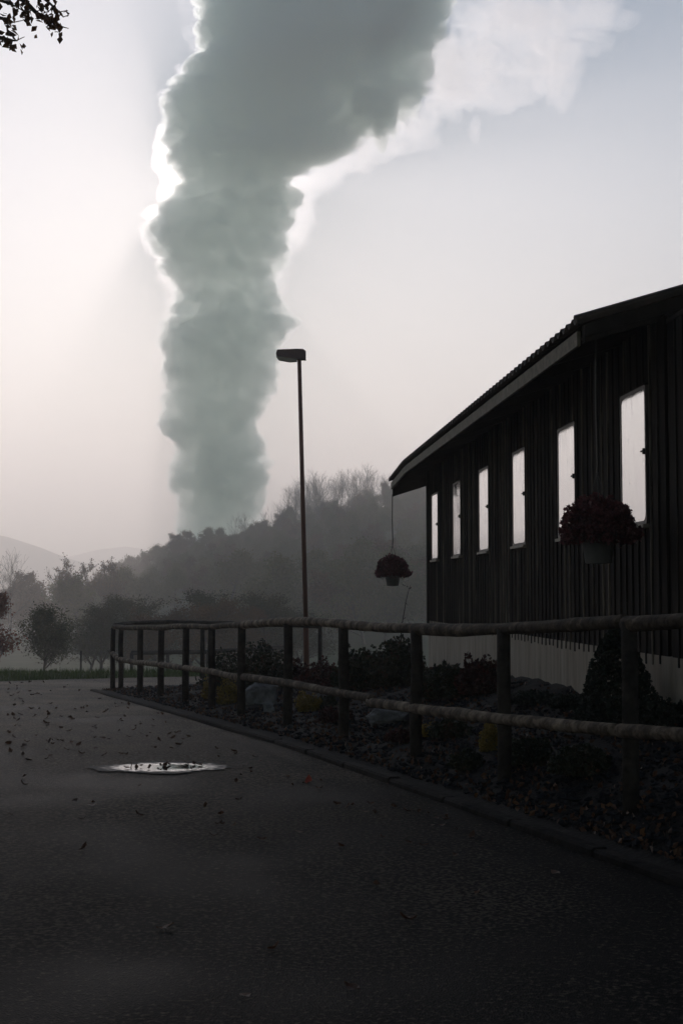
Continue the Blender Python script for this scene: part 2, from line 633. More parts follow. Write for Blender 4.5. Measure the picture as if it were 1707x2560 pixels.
def gz(X, Y):
    z = ground(X, Y)
    d = yfar(X) - Y
    on = smooth(0.0, 0.5, d) * smooth(-20, -14, Y) * smooth(-13.2, -12.6, X) * (1 - smooth(56, 60, X))
    n = vnoise(np.stack([X.ravel() * .35, Y.ravel() * .35, X.ravel() * 0], -1), 3).reshape(X.shape)
    return z - 0.12 * on + 0.04 * n * (1 - on) * smooth(0, 4, -d)


tag(grid_sheet(xs, ys, gz).build('ground', M['meadow'], smooth=True), 'green sloping meadow falling away behind the road', 'meadow', kind='structure')

# road sheet
rx = np.linspace(-12.5, 55, 160)
b = MB()
T = np.linspace(0, 1, 110)
X = np.repeat(rx[None], len(T), 0)
Yf = yfar(rx) + 0.12 * np.array([fnoise1(a * 1.7, 0, 5) for a in rx])
Y = -13 + (Yf[None] + 13) * T[:, None]
n = vnoise(np.stack([X.ravel() * .6, Y.ravel() * .6, X.ravel() * 0], -1), 4).reshape(X.shape)
Z = roadz(Y) + 0.006 * n
V = np.stack([X, Y, Z], -1).reshape(-1, 3)
i = np.arange(X.size).reshape(X.shape)
F = np.stack([i[:-1, :-1], i[:-1, 1:], i[1:, 1:], i[1:, :-1]], -1).reshape(-1, 4)
b.v.append(V); b.f = list(map(tuple, F.tolist())); b.n = len(V)
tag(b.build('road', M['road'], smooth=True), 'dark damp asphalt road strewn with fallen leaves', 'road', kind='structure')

# ------------------------------------------------------------------ flower bed and kerb
WX0, WB = 3.005, -0.071                      # wall line  x = WX0 + WB*y
A0 = Vector((WX0 + WB * 22.3, 22.3, 0))


def wallx(y):
    return WX0 + WB * np.asarray(y, float)


def bed_inner(y):          # kerb side x
    return KA + KB * np.asarray(y, float)


def bedz(x, y):
    x = np.asarray(x, float); y = np.asarray(y, float)
    xk = bed_inner(y)
    w = np.maximum(wallx(np.minimum(y, 24)) - xk, 0.3)
    t = np.clip((x - xk) / w, 0, 1)
    rise = 0.46 * t ** 1.3 * (1 - 0.75 * smooth(19.5, 25, y))
    far = 1 - smooth(-1.2, 0.2, y - bed_far(x))
    return roadz(y) + (0.028 + 0.05 * smooth(0, .5, x - xk) * (1 - 0.5 * smooth(15, 24, y)) + rise) * far


def bed_far(x):
    return np.interp(x, [-6, -4.15, -3.2, -1.5, 1, 4, 12], [23.2, 23.4, 24.6, 26.0, 27.2, 28.4, 31.0])


b = MB()
us = np.linspace(0, 1, 60)
vs_ = np.linspace(0, 1, 140)
rows = []
for v in vs_:
    row = []
    for u in us:
        # v runs along the kerb from near to far, u from kerb to wall/back
        yk = 2.0 + (23.4 - 2.0) * v
        xk = bed_inner(yk)
        xe = wallx(min(yk, 22)) + 0.05 if yk < 22 else 8.0
        row.append((xk + 0.03 + (7.0 - xk) * u, yk))
    rows.append(row)
XY = np.array(rows)
n = vnoise(np.stack([XY[..., 0].ravel() * 3, XY[..., 1].ravel() * 3, XY[..., 0].ravel() * 0], -1), 9).reshape(XY.shape[:2])
n2 = vnoise(np.stack([XY[..., 0].ravel() * 9, XY[..., 1].ravel() * 9, XY[..., 0].ravel() * 0], -1), 19).reshape(XY.shape[:2])
Z = bedz(XY[..., 0], XY[..., 1]) + (0.035 * n + 0.02 * n2) * smooth(0, 0.06, us)[None]
V = np.concatenate([XY, Z[..., None]], -1).reshape(-1, 3)
i = np.arange(len(V)).reshape(XY.shape[:2])
F = np.stack([i[:-1, :-1], i[:-1, 1:], i[1:, 1:], i[1:, :-1]], -1).reshape(-1, 4)
b.v.append(V); b.f = list(map(tuple, F.tolist())); b.n = len(V)
# far apron of the bed, closing towards the road behind
ap = []
xs2 = np.linspace(-4.05, 7.0, 60)
for t in np.linspace(0, 1, 14):
    yy = 23.4 + (np.maximum(bed_far(xs2), 23.42) - 23.4) * t
    ap.append(np.stack([xs2, yy, bedz(xs2, yy) * (1 - t) + (roadz(yy) + 0.02) * t], -1))
V = np.array(ap)
i = np.arange(V.shape[0] * V.shape[1]).reshape(V.shape[:2]) + b.n
F = np.stack([i[:-1, :-1], i[:-1, 1:], i[1:, 1:], i[1:, :-1]], -1).reshape(-1, 4)
b.v.append(V.reshape(-1, 3)); b.f += list(map(tuple, F.tolist())); b.n += V.shape[0] * V.shape[1]
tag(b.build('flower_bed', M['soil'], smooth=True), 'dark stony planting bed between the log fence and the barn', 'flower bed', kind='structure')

kerb = tag(link('kerb', None), 'low edging of concrete stones along the planting bed', 'kerb', kind='structure')
kb = MB()
prof_k = [(-.05, -.16), (.05, -.16), (.05, .036), (.036, .05), (-.036, .05), (-.05, .036)]
kb.add([(x_, y_, z_) for x_ in (-.492, .492) for (y_, z_) in prof_k],
       [(5, 4, 3, 2, 1, 0), (6, 7, 8, 9, 10, 11)] + [(i_, (i_ + 1) % 6, 6 + (i_ + 1) % 6, 6 + i_) for i_ in range(6)])
km = kb.mesh('kerb_stone')
km.materials.append(M['kerb'])
kdir = Vector((KB, 1, 0)).normalized()
kpts = []
y = 2.2
while y < 23.2:
    kpts.append((KA + KB * y, y))
    y += 1.0 * kdir.y
ang = math.atan2(kdir.y, kdir.x)
for (x, yy) in kpts:
    o = link('kerb_stone', km, kerb)
    o.location = (x, yy, float(roadz(yy)) - 0.004 - 0.015 * float(smooth(12, 23, yy)) + RNG.uniform(-.006, .006))
    o.rotation_euler = (RNG.uniform(-.03, .03), 0.006 if yy < 12 else .017, ang + RNG.uniform(-.012, .012))

# stones and leaf litter of the bed: one mass
b = MB()
NS = 14000
yk = RNG.uniform(6.5, 23.3, NS)
t = RNG.random(NS) ** 1.2
xk = bed_inner(yk) + 0.12 + t * (np.minimum(wallx(yk), 3) - bed_inner(yk) - 0.2)
zk = bedz(xk, yk)
base = np.array([(1, 0, 0), (0, 1, 0), (-1, 0, 0), (0, -1, 0), (0, 0, 1), (0, 0, -1)], float)
fcs = np.array([(0, 1, 4), (1, 2, 4), (2, 3, 4), (3, 0, 4), (1, 0, 5), (2, 1, 5), (3, 2, 5), (0, 3, 5)])
S = (0.008 + 0.024 * RNG.random(NS) ** 2.8)[:, None, None]
jit = 1 + 0.5 * RNG.uniform(-1, 1, (NS, 6, 1))
th = RNG.uniform(0, 6.28, NS)
c, s = np.cos(th), np.sin(th)
R = np.zeros((NS, 3, 3)); R[:, 0, 0] = c; R[:, 0, 1] = -s; R[:, 1, 0] = s; R[:, 1, 1] = c; R[:, 2, 2] = 0.6
V = np.einsum('nij,nkj->nki', R, base[None] * jit * S * np.array([1.3, .9, 1])) + np.stack([xk, yk, zk + 0.012], -1)[:, None]
b.v.append(V.reshape(-1, 3)); b.n = NS * 6
b.f = (fcs[None] + (np.arange(NS) * 6)[:, None, None]).reshape(-1, 3).tolist()
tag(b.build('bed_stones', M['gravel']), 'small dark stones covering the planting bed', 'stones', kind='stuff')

# ------------------------------------------------------------------ leaves
def leaf_mesh(name, mat, L_=0.06, W_=0.04, curl=0.25, seed=0):
    """one curled leaf, 8 faces"""
    r = np.random.default_rng(seed)
    b = MB()
    pr = [0, .55, .95, .75, .0]
    vs, fs = [], []
    n = len(pr)
    for i, w in enumerate(pr):
        t = i / (n - 1) - 0.5
        z = curl * L_ * (t * t * 2.2) + r.uniform(-.05, .05) * L_
        for s_ in (-1, 0, 1):
            vs.append((t * L_, s_ * w * W_ / 2, z + abs(s_) * curl * W_ * 0.5 * r.uniform(.5, 1.5)))
    for i in range(n - 1):
        for k in range(2):
            fs.append((i * 3 + k, i * 3 + k + 1, i * 3 + 4 + k, i * 3 + 3 + k))
    b.add(vs, fs)
    me = b.mesh(name)
    me.materials.append(mat)
    return me


def leaves_at(b, pts, size, rng, aspect=0.62, up=0.0, hang=0.0):
    """rhombus-like leaves (two triangles sharing a fold) around pts"""
    n = len(pts)
    d = rng.normal(size=(n, 3))
    d[:, 2] -= hang
    d /= np.linalg.norm(d, axis=1, keepdims=True)
    e = rng.normal(size=(n, 3))
    e[:, 2] += up
    e -= d * np.sum(e * d, 1, keepdims=True)
    e /= np.linalg.norm(e, axis=1, keepdims=True) + 1e-9
    s = (size * rng.uniform(.65, 1.35, n))[:, None]
    p = np.asarray(pts)
    nrm = np.cross(d, e) * s * 0.12
    V = np.stack([p - d * s * .5, p + e * s * aspect * .5 + nrm, p + d * s * .5, p - e * s * aspect * .5 + nrm], 1)
    b.quads(V)


# ------------------------------------------------------------------ trees
def skeleton(rng, H, r0, bole, levels, spread, nper, curve=0.12, upw=0.35, shrink=0.62, crown_w=0.4):
    segs, tips = [], []

    def branch(p, d, L_, r, lev):
        n = 5 if lev == 0 else 4
        pts = [p]
        rr = [r]
        q = Vector(p)
        dd = Vector(d)
        kids = []
        for i in range(n):
            dd = (dd + Vector(rng.normal(size=3) * curve) + Vector((0, 0, upw * 0.12 * (lev > 0)))).normalized()
            q = q + dd * (L_ / n)
            pts.append(Vector(q))
            rr.append(r * (1 - 0.75 * (i + 1) / n))
            kids.append((Vector(q), Vector(dd), rr[-1]))
        segs.append((pts, rr, lev))
        if lev >= levels:
            tips.extend(pts[1:])
            return
        for k in range(nper[min(lev, len(nper) - 1)]):
            f = rng.uniform(bole if lev == 0 else 0.25, 1.0)
            fi = min(n - 1, int(f * n))
            base, bd, br = kids[fi]
            base = pts[fi] + (pts[fi + 1] - pts[fi]) * (f * n - fi) if fi < n else base
            a = rng.uniform(0, 2 * math.pi)
            side = bd.orthogonal().normalized()
            side.rotate(Matrix.Rotation(a, 3, bd))
            nd = (bd * math.cos(spread) + side * math.sin(spread) + Vector((0, 0, upw * 0.3))).normalized()
            if lev == 0:
                tt = (f - bole) / max(1e-3, 1 - bole)
                ln = H * crown_w * (1.05 - 0.65 * tt) * rng.uniform(.75, 1.15)
            else:
                ln = L_ * shrink * rng.uniform(.7, 1.15)
            branch(base, nd, ln, max(rr[fi] * 0.55, 0.004), lev + 1)

    branch(Vector((0, 0, -0.3)), Vector((0, 0, 1)), H * 0.92 + 0.3, r0, 0)
    return segs, tips


def tree_parts(rng, H, r0, bole, leaf_mat, n_leaf, leaf, levels=2, spread=0.9, nper=(14, 6), crown_w=0.4, jit=0.35,
               upw=0.35, keep=1.0, hang=0.2, twig=0.0):
    segs, tips = skeleton(rng, H, r0, bole, levels, spread, nper, upw=upw, crown_w=crown_w)
    tb = MB()
    for pts, rr, lev in segs:
        sides = 8 if lev == 0 else (5 if lev == 1 else 3)
        rr = [max(x, twig) for x in rr]
        tb.tube(pts, rr, sides, caps=False)
    trunk = tb.mesh('trunk', True)
    trunk.materials.append(M['trunk'])
    crown = None
    if n_leaf:
        lb = MB()
        tp = np.array([tuple(t) for t in tips])
        tp = tp[rng.random(len(tp)) < keep]
        idx = rng.integers(0, len(tp), n_leaf)
        pts = tp[idx] + rng.normal(size=(n_leaf, 3)) * jit * np.array([1, 1, .8])
        leaves_at(lb, pts, leaf, rng, hang=hang)
        crown = lb.mesh('crown')
        crown.materials.append(leaf_mat)
    return trunk, crown


def plant_tree(name, parts, loc, label, cat='tree', group=None, rz=0.0, s=1.0, sz=None):
    t = thing(name, label, cat, loc, rz, group)
    t.scale = (s, s, sz or s)
    link('trunk', parts[0], t)
    if parts[1]:
        link('crown', parts[1], t)
    return t


def R_(seed):
    return np.random.default_rng(seed)


leafy = [tree_parts(R_(20 + k), 14, 0.22, 0.12, M['leaf_wood' if k != 2 else 'leaf_brown'], 7000, 0.42, nper=(22, 7), crown_w=0.36, jit=0.5,
                    upw=0.5) for k in range(4)]
bare = [tree_parts(R_(40 + k), 14, 0.17, 0.15, None, 0, 0, levels=3, spread=0.62, nper=(14, 6, 4), crown_w=0.5, upw=0.55, twig=0.014)
        for k in range(3)]
thin = [tree_parts(R_(50 + k), 12, 0.16, 0.2, M['leaf_brown'], 900, 0.3, levels=3, spread=0.6, nper=(14, 6, 4), crown_w=0.4, upw=0.6, twig=0.02, jit=0.2)
        for k in range(2)]
orch = [tree_parts(R_(60 + k), 7.2, 0.16, 0.16, M['leaf_brown' if k == 1 else 'leaf_green'], 13000, 0.14, nper=(18, 7), crown_w=0.45, jit=0.28, upw=0.5)
        for k in range(3)]

# wooded hillside, placed by the crest line in the photograph: (px, py of top) at the crest's distance
crest = [(-60, 1425), (20, 1440), (300, 1402), (330, 1388), (365, 1376), (400, 1366), (440, 1352), (475, 1334), (505, 1322), (540, 1328), (580, 1345),
         (610, 1338), (645, 1312), (690, 1292), (740, 1272), (800, 1258), (860, 1254), (920, 1252), (980, 1250), (1040, 1250), (1110, 1248),
         (1250, 1265), (1500, 1255), (1800, 1250)]
cxp = np.array([c[0] for c in crest], float)
cyp = np.array([c[1] for c in crest], float)
prng = R_(99)
count = 0
px = 285.0
while px < 1150:
    D = prng.uniform(455, 500)
    ytop = np.interp(px, cxp, cyp) + prng.uniform(-4, 8)
    top = P(px, ytop, D)
    gz0 = float(ground(top.x, top.y))
    h = max(12.0, top.z - gz0)
    k = int(prng.integers(0, 4))
    plant_tree('hillside_tree', leafy[k], (top.x, top.y, top.z - h), 'leafy tree on the crest of the hazy wooded hill', 'tree',
               'leafy trees along the crest of the wooded hill', prng.uniform(0, 6.28), min(h, 25) / 14 * 1.0, h / 14)
    px += prng.uniform(20, 32)
    count += 1
# slope below the crest
for row, (D, yoff) in enumerate([(432, 40), (400, 78), (368, 116), (335, 150), (300, 180)]):
    px = 300 - row * 26 + prng.uniform(0, 20)
    while px < 1120:
        ytop = np.interp(px, cxp, cyp) + yoff * np.interp(px, [280, 420, 700, 1100], [.35, .75, 1.05, 1.15]) + prng.uniform(-12, 12)
        DD = D + prng.uniform(-13, 13)
        top = P(px, ytop, DD)
        h = prng.uniform(11, 15)
        g0 = float(ground(top.x, top.y))
        h = float(np.clip(top.z - g0, 10, 25))
        k = int(prng.integers(0, 4))
        plant_tree('hillside_tree', leafy[k], (top.x, top.y, g0 - 0.2), 'leafy tree in the wood covering the hazy hillside', 'tree',
                   'leafy trees covering the hillside', prng.uniform(0, 6.28), h / 14 * 1.1, h / 14)
        px += prng.uniform(30, 46) * (432 / D) ** .5
# lower edge of the wood, down to the meadow on the right
for D, p0 in ((262, 560), (228, 640)):
    px = p0 + prng.uniform(0, 20)
    while px < 1130:
        u_, _ = ray(px, 1500)
        DD = D + prng.uniform(-12, 12)
        h = prng.uniform(10, 14.5)
        plant_tree('hillside_tree', leafy[int(prng.integers(0, 4))], (u_ * DD, DD, float(ground(u_ * DD, DD)) - .2), 'leafy tree along the lower edge of the hazy wood', 'tree',
                   'leafy trees along the lower edge of the wood', prng.uniform(0, 6.28), h / 14 * 1.25, h / 14)
        px += prng.uniform(44, 70)
# leafless trees sticking out of the crest
for (px, py) in [(612, 1300), (655, 1290), (700, 1262), (735, 1222), (765, 1205), (790, 1192), (815, 1204), (838, 1196), (862, 1206), (888, 1182),
                 (912, 1180), (935, 1196), (958, 1206), (985, 1204), (1012, 1212), (1040, 1208), (1064, 1215), (1095, 1210), (748, 1240), (825, 1222), (905, 1220), (722, 1238), (752, 1216), (778, 1208), (802, 1204), (850, 1200), (875, 1198), (900, 1192), (922, 1190),
                 (946, 1204), (970, 1208), (998, 1210), (1026, 1214), (1050, 1212), (680, 1275), (630, 1300)]:
    D = prng.uniform(450, 490)
    top = P(px, py, D)
    g0 = float(ground(top.x, top.y))
    h = max(14.0, top.z - g0)
    plant_tree('bare_tree', bare[int(prng.integers(0, 3))], (top.x, top.y, top.z - h), 'leafless tree with fine upright twigs on the hill crest', 'tree',
               'leafless trees on the hill crest', prng.uniform(0, 6.28), min(h / 14 * .85, 1.6), h / 14)
# row on the valley side, left
for (px, py, D, kind) in [(25, 1412, 180, 'b'), (-20, 1430, 180, 'b'), (100, 1436, 225, 'l'), (62, 1455, 250, 'l'), (172, 1420, 185, 't'), (150, 1462, 260, 'l'), (210, 1440, 185, 'l'), (235, 1425, 190, 't'),
                          (262, 1428, 195, 't'), (285, 1420, 200, 't'), (200, 1465, 240, 'l'), (255, 1455, 230, 'l'), (290, 1430, 215, 'l'),
                          (20, 1468, 260, 'l'), (120, 1485, 245, 'l'), (60, 1490, 250, 'l'), (170, 1490, 240, 'l'), (0, 1495, 250, 'l'), (-70, 1440, 230, 'l')]:
    top = P(px, py, D * 1.25)
    g0 = float(ground(top.x, top.y))
    h = top.z - g0
    if kind == 'b':
        plant_tree('bare_tree', bare[1], (top.x, top.y, g0), 'leafless tree beside the round crowned tree at the valley edge', 'tree',
                   'leafless trees at the valley edge', prng.uniform(0, 6), h / 14, h / 14)
    elif kind == 't':
        plant_tree('thin_tree', thin[int(prng.integers(0, 2))], (top.x, top.y, g0), 'sparse tree with a few brown leaves at the valley edge', 'tree',
                   'sparse trees at the valley edge', prng.uniform(0, 6), h / 12, h / 12)
    else:
        plant_tree('valley_tree', leafy[int(prng.integers(0, 4))], (top.x, top.y, g0), 'rounded leafy tree in the hazy row at the valley edge', 'tree',
                   'leafy trees at the valley edge', prng.uniform(0, 6), h / 14 * 1.15, h / 14)
# orchard tier on the meadow
for (px, py, D, k, lab) in [(255, 1490, 118, 0, 'g'), (305, 1468, 128, 0, 'g'), (355, 1505, 112, 1, 'b'), (410, 1510, 118, 2, 'g'), (470, 1478, 112, 1, 'b'), (505, 1455, 122, 0, 'g'),
                            (555, 1500, 116, 1, 'b'), (610, 1505, 124, 2, 'g'), (660, 1462, 122, 0, 'g'), (700, 1500, 128, 1, 'b'), (745, 1510, 134, 0, 'g'), (225, 1520, 126, 2, 'g')]:
    top = P(px, py, D)
    g0 = float(ground(top.x, top.y))
    h = top.z - g0
    plant_tree('orchard_tree', orch[k], (top.x, top.y, g0), 'low green orchard tree on the meadow below the hill' if lab == 'g' else
               'low rust brown orchard tree on the meadow below the hill', 'tree', 'green orchard trees' if lab == 'g' else 'brown orchard trees',
               prng.uniform(0, 6), h / 7.2 * 1.1, h / 7.2 * .9)
# young staked tree by the road
D = 78.0
base = P(117, 1668, D)
g0 = float(ground(base.x, D))
yt = tree_parts(R_(71), 4.1, 0.085, 0.37, M['leaf_green'], 9500, 0.1, nper=(18, 8), crown_w=0.42, jit=0.24, upw=0.75)
h = P(110, 1494, D).z - g0
plant_tree('young_tree', yt, (base.x, D, g0), 'small round crowned young tree with a clear stem beside two stakes', 'tree', None, 1.0, h / 4.1 * .92, h / 4.1 * .8)
for k, (px, hh) in enumerate([(110.5, 0.75), (129, 0.8), (134, 0.75)]):
    q = P(px, 1668, D)
    b = MB()
    b.tube([(0, 0, -.3), (0, 0, hh + .25), (0.0, 0, hh + .3)], [.035, .035, .012], 8)
    o = b.build('tree_stake', M['post'])
    o.location = (q.x, D + RNG.uniform(-.3, .3), g0)
    tag(o, 'thin wooden stake beside the young tree', 'stake', 'stakes by the young tree')
q = P(203, 1660, 70)
gq = float(ground(q.x, 70))
b = MB()
b.tube([(0, 0, -.3), (0, 0, P(203, 1629, 70).z - gq), (0, 0, P(203, 1627, 70).z - gq)], [.05, .05, .03], 8)
o = b.build('meadow_post', M['post'])
o.location = (q.x, 70, gq)
tag(o, 'lone post on the meadow between young tree and log fence', 'post')
# red-brown tree reaching in from the left
D = 62.0
c0 = P(14, 1560, D)
g0 = float(ground(c0.x - 0.3, D))
rt = tree_parts(R_(75), 5.2, 0.11, 0.22, M['leaf_red'], 5200, 0.17, nper=(16, 7), crown_w=0.36, jit=0.18, upw=0.6)
h = P(30, 1462, D).z - g0
plant_tree('red_tree', rt, (c0.x - 0.3, D, g0), 'tree with red brown autumn leaves at the end of the meadow', 'tree', None, 0.4, h / 5.2 * .9, h / 5.2 * .84)

# copper-leaved tree left of the road whose twigs reach over it
ct_rng = R_(83)
segs, tips = skeleton(ct_rng, 11.5, 0.24, 0.3, 2, 1.0, (20, 7), upw=0.4, crown_w=0.30)
TX, TY = -7.6, 12.5
ct = thing('copper_tree', 'tree with copper brown leaves whose twigs overhang the road', 'tree', (TX, TY, float(ground(TX, TY)) + .02))
tb = MB()
for pts, rr, lev in segs:
    tb.tube(pts, rr, 10 if lev == 0 else 5, caps=False)
lb = MB()
tp = np.array([tuple(t) for t in tips])
pts = tp[ct_rng.integers(0, len(tp), 9000)] + ct_rng.normal(size=(9000, 3)) * .22
world_x = pts[:, 0] + TX
u = world_x / (pts[:, 1] + TY)
pts = pts[(u < -0.262) | (pts[:, 1] + TY < 2)]
leaves_at(lb, pts, 0.085, ct_rng, hang=.6)
# the twigs that reach into view
off = Vector((TX, TY, ct.location.z))
start = off + Vector((0.1, 0, 6.2))
for (pl, clus) in [([(-40, -30), (20, -20), (60, 0), (90, 30), (120, 52), (160, 68), (172, 71)], [(112, 42, 14), (130, 52, 14), (140, 70, 10), (120, 28, 12), (135, 60, 12), (152, 62, 8), (150, 30, 6)]),
                   ([(-60, -40), (0, 0), (40, 15), (75, 38)], [(40, 24, 8), (62, 28, 12), (78, 36, 12), (70, 44, 8), (52, 20, 8), (95, 26, 8)]),
                   ([(-90, 20), (-30, 40), (15, 48), (34, 56), (62, 50)], [(22, 38, 8), (30, 52, 6), (12, 44, 10)]),
                   ([(-90, 60), (-20, 90), (24, 100), (40, 102), (62, 92)], [(25, 78, 8), (28, 98, 10), (40, 100, 6), (10, 95, 16), (22, 108, 7)]),
                   ([(-60, -60), (60, -30), (110, -5), (150, 30), (168, 26)], [(148, 30, 6), (130, 15, 10), (120, 5, 14), (90, 5, 12), (60, 5, 14), (30, 8, 12), (105, 18, 10)])]:
    D0 = 11.6 + ct_rng.uniform(-.5, .5)
    wp = [P(a, c, D0 + .15 * i) - off for i, (a, c) in enumerate(pl)]
    tb.tube([Vector((0.1, 0, 5.6)), wp[0].lerp(Vector((0.1, 0, 5.6)), .5) + Vector((0, 0, .25))] + wp, list(np.linspace(.05, .006, len(wp) + 1)) + [.003], 5, caps=False)
    # leafy side shoots on the stretch between trunk and tips
    A_, B_ = Vector((0.1, 0, 5.6)), wp[0]
    for t_ in np.linspace(.25, 1.0, 9):
        c_ = A_.lerp(B_, float(t_)) + Vector((0, 0, .25 * (1 - abs(2 * t_ - 1))))
        e_ = c_ + Vector(ct_rng.normal(size=3) * np.array([.3, .35, .25]) + np.array([0, 0, .25]))
        if (e_.x + TX) / (e_.y + TY) > -.275:
            continue
        tb.tube([c_, e_], [.008, .003], 4, caps=False)
        pp_ = np.array(e_) + ct_rng.normal(size=(26, 3)) * .2
        pp_ = pp_[(pp_[:, 0] + TX) / (pp_[:, 1] + TY) < -.268]
        leaves_at(lb, pp_, .075, ct_rng, hang=.8)
    for (a, c, n) in clus:
        cc = np.array(P(a, c, D0 + .1) - off)
        n = max(3, int(n * .7))
        leaves_at(lb, cc + ct_rng.normal(size=(n, 3)) * np.array([.028, .12, .028]), .072, ct_rng, aspect=.68, hang=1.2)
tb.build('trunk', M['trunk'], ct, True)
lb.build('crown', M['leaf_near'], ct)

# unseen tall trees added around the viewpoint so their canopy darkens the near road
bsegs, btips = skeleton(R_(88), 15, 0.36, 0.42, 2, 1.05, (24, 8), upw=0.3, crown_w=0.46)
for n_, (x, y, s_, lab) in enumerate([(-6.4, 2.6, 1.0, 'tall unseen copper leaved tree added to shade the near road'),
                                      (6.2, -1.5, 1.0, 'tall unseen copper leaved shade tree added behind the near end of the barn'),
                                      (-0.5, -9.0, 1.1, 'tall unseen copper leaved shade tree added at the back of the road'),
                                      (-9.5, -8.0, 1.1, 'tall unseen copper leaved shade tree added left of the back of the road'),
                                      (-8.6, 8.2, 1.25, 'tallest unseen copper leaved shade tree added on the verge opposite the log fence'),
                                      (9.6, 5.5, 1.2, 'tall unseen copper leaved shade tree added behind the barn annex')]):
    r = R_(880 + n_)
    t = thing('shade_tree', lab, 'tree', (x, y, float(gz(np.array([[x]]), np.array([[y]]))[0, 0])), 0)
    cr, sr = math.cos(x), math.sin(x)
    rot = lambda v: Vector(((v.x * cr - v.y * sr) * s_, (v.x * sr + v.y * cr) * s_, v.z * s_))
    inview = lambda p_: (p_[1] + y > .5) and abs((p_[0] + x) / (p_[1] + y)) < .27 and (p_[2] + .1 - EYE) / (p_[1] + y) < .475
    tb2, lb2 = MB(), MB()
    tp2 = []
    for pts, rr, lev in bsegs:
        q2 = [rot(p_) for p_ in pts]
        if lev and any(inview(p_) for p_ in q2):
            continue
        tb2.tube(q2, [v * s_ for v in rr], 10 if lev == 0 else 5, caps=False)
        if lev == 2:
            tp2 += q2[1:]
    tp2 = np.array([tuple(p_) for p_ in tp2])
    L2 = tp2[r.integers(0, len(tp2), 30000)] + r.normal(size=(30000, 3)) * .5
    yy2 = np.maximum(L2[:, 1] + y, .01)
    bad = (L2[:, 1] + y > .5) & (np.abs((L2[:, 0] + x) / yy2) < .27) & ((L2[:, 2] + .1 - EYE) / yy2 < .475)  # leaves inside the view dropped so the crowns only shade
    leaves_at(lb2, L2[~bad], .2, r, hang=.4)
    tb2.build('trunk', M['trunk'], t, True)
    lb2.build('crown', M['leaf_near'], t)

# ------------------------------------------------------------------ grass on the meadow edge
NG = 70000
gx = RNG.uniform(-14, 16, NG)
gy = yfar(gx) + 0.02 + RNG.random(NG) ** 1.7 * 34
gzv = gz(gx[None], gy[None])[0]
hgt = 0.06 + 0.13 * RNG.random(NG)
hgt *= 0.6 + 0.6 * (vnoise(np.stack([gx * .5, gy * .5, gx * 0], -1), 12) * .5 + .5)
th = RNG.uniform(0, 6.28, NG)
wv = np.stack([np.cos(th), np.sin(th), th * 0], -1) * (0.006 + 0.0008 * (gy - 25))[:, None]
lean = RNG.normal(size=(NG, 3)) * np.array([.05, .05, 0])
p = np.stack([gx, gy, gzv - .02], -1)
b = MB()
b.tris(np.stack([p - wv, p + wv, p + lean + np.stack([gx * 0, gx * 0, hgt + .02], -1)], 1))
tag(b.build('grass', M['grass']), 'short green grass along the far edge of the road', 'grass', kind='stuff')

# ------------------------------------------------------------------ cooling tower, steam plume, far hills
DT = 640.0
KS = DT / 1130.0
rim_l = P(437, 1354, DT)
RT = 36.0 * KS
cxT = rim_l.x + RT
zr = rim_l.z
tw = thing('cooling_tower', 'huge concrete cooling tower whose rim just shows above the trees', 'cooling tower', (cxT, DT, -50))
H = zr + 50
prof_o, prof_i = [], []
for t in np.linspace(0, 1, 40):
    z = 6 + t * (H - 6)
    k = (z - 0.78 * H) / (0.78 * H)
    r = RT * .93 * math.sqrt(1 + 1.5 * k * k) if z < 0.78 * H else RT * .93 + RT * .07 * ((z - .78 * H) / (.22 * H))
    prof_o.append((r, z))
b = MB()
sides = 72
vs, fs = [], []
allp = prof_o + [(r - 0.5, z) for (r, z) in reversed(prof_o)]
for (r, z) in allp:
    for k in range(sides):
        a = 2 * math.pi * k / sides
        vs.append((r * math.cos(a), r * math.sin(a), z))
npf = len(allp)
for i in range(npf):
    i2 = (i + 1) % npf
    for k in range(sides):
        k2 = (k + 1) % sides
        fs.append((i * sides + k, i * sides + k2, i2 * sides + k2, i2 * sides + k))
b.add(vs, fs)
b.build('shell', M['concrete'], tw, True)
rm = MB()
rm.lathe([(RT + .05, H - 1.6), (RT + .6, H - 1.5), (RT + .6, H - .3), (RT + .05, H - .2)], sides)
rm.build('rim', M['concrete'], tw)
for k in range(24):
    a = 2 * math.pi * k / 24
    c_, s_ = math.cos(a), math.sin(a)
    r0 = prof_o[0][0]
    MB().tube([((r0 + 4) * c_, (r0 + 4) * s_, -2), (r0 * c_, r0 * s_, 6.5)], [.5, .4], 8).build('column', M['concrete'], tw)

S = 1 / 0.9185
core_L = [(-560, 1000), (-420, 800), (-300, 660), (-180, 560), (-80, 500), (0, 480), (25, 478), (70, 482), (100, 480), (130, 488), (150, 455), (175, 425), (200, 405), (250, 400), (300, 400), (350, 398), (380, 400), (415, 425),
          (450, 402), (480, 380), (510, 365), (540, 352), (580, 370), (620, 395), (660, 405), (700, 408), (740, 400), (760, 390), (790, 380), (820, 385),
          (850, 390), (880, 402), (920, 405), (960, 390), (985, 386), (1010, 410), (1050, 426), (1080, 416), (1110, 413), (1140, 424), (1180, 420), (1225, 414), (1252, 410)]
core_R = [(-560, 2100), (-420, 1700), (-300, 1450), (-180, 1260), (-80, 1080), (0, 1000), (25, 985), (90, 930), (125, 860), (160, 800), (210, 772), (255, 792), (300, 806), (340, 798), (365, 760), (385, 665), (420, 650), (450, 665),
          (480, 665), (520, 650), (560, 640), (600, 635), (640, 625), (680, 620), (715, 640), (740, 664), (765, 642), (800, 630), (850, 625), (900, 620),
          (930, 592), (960, 576), (985, 580), (1020, 590), (1100, 598), (1150, 595), (1200, 590), (1252, 585)]
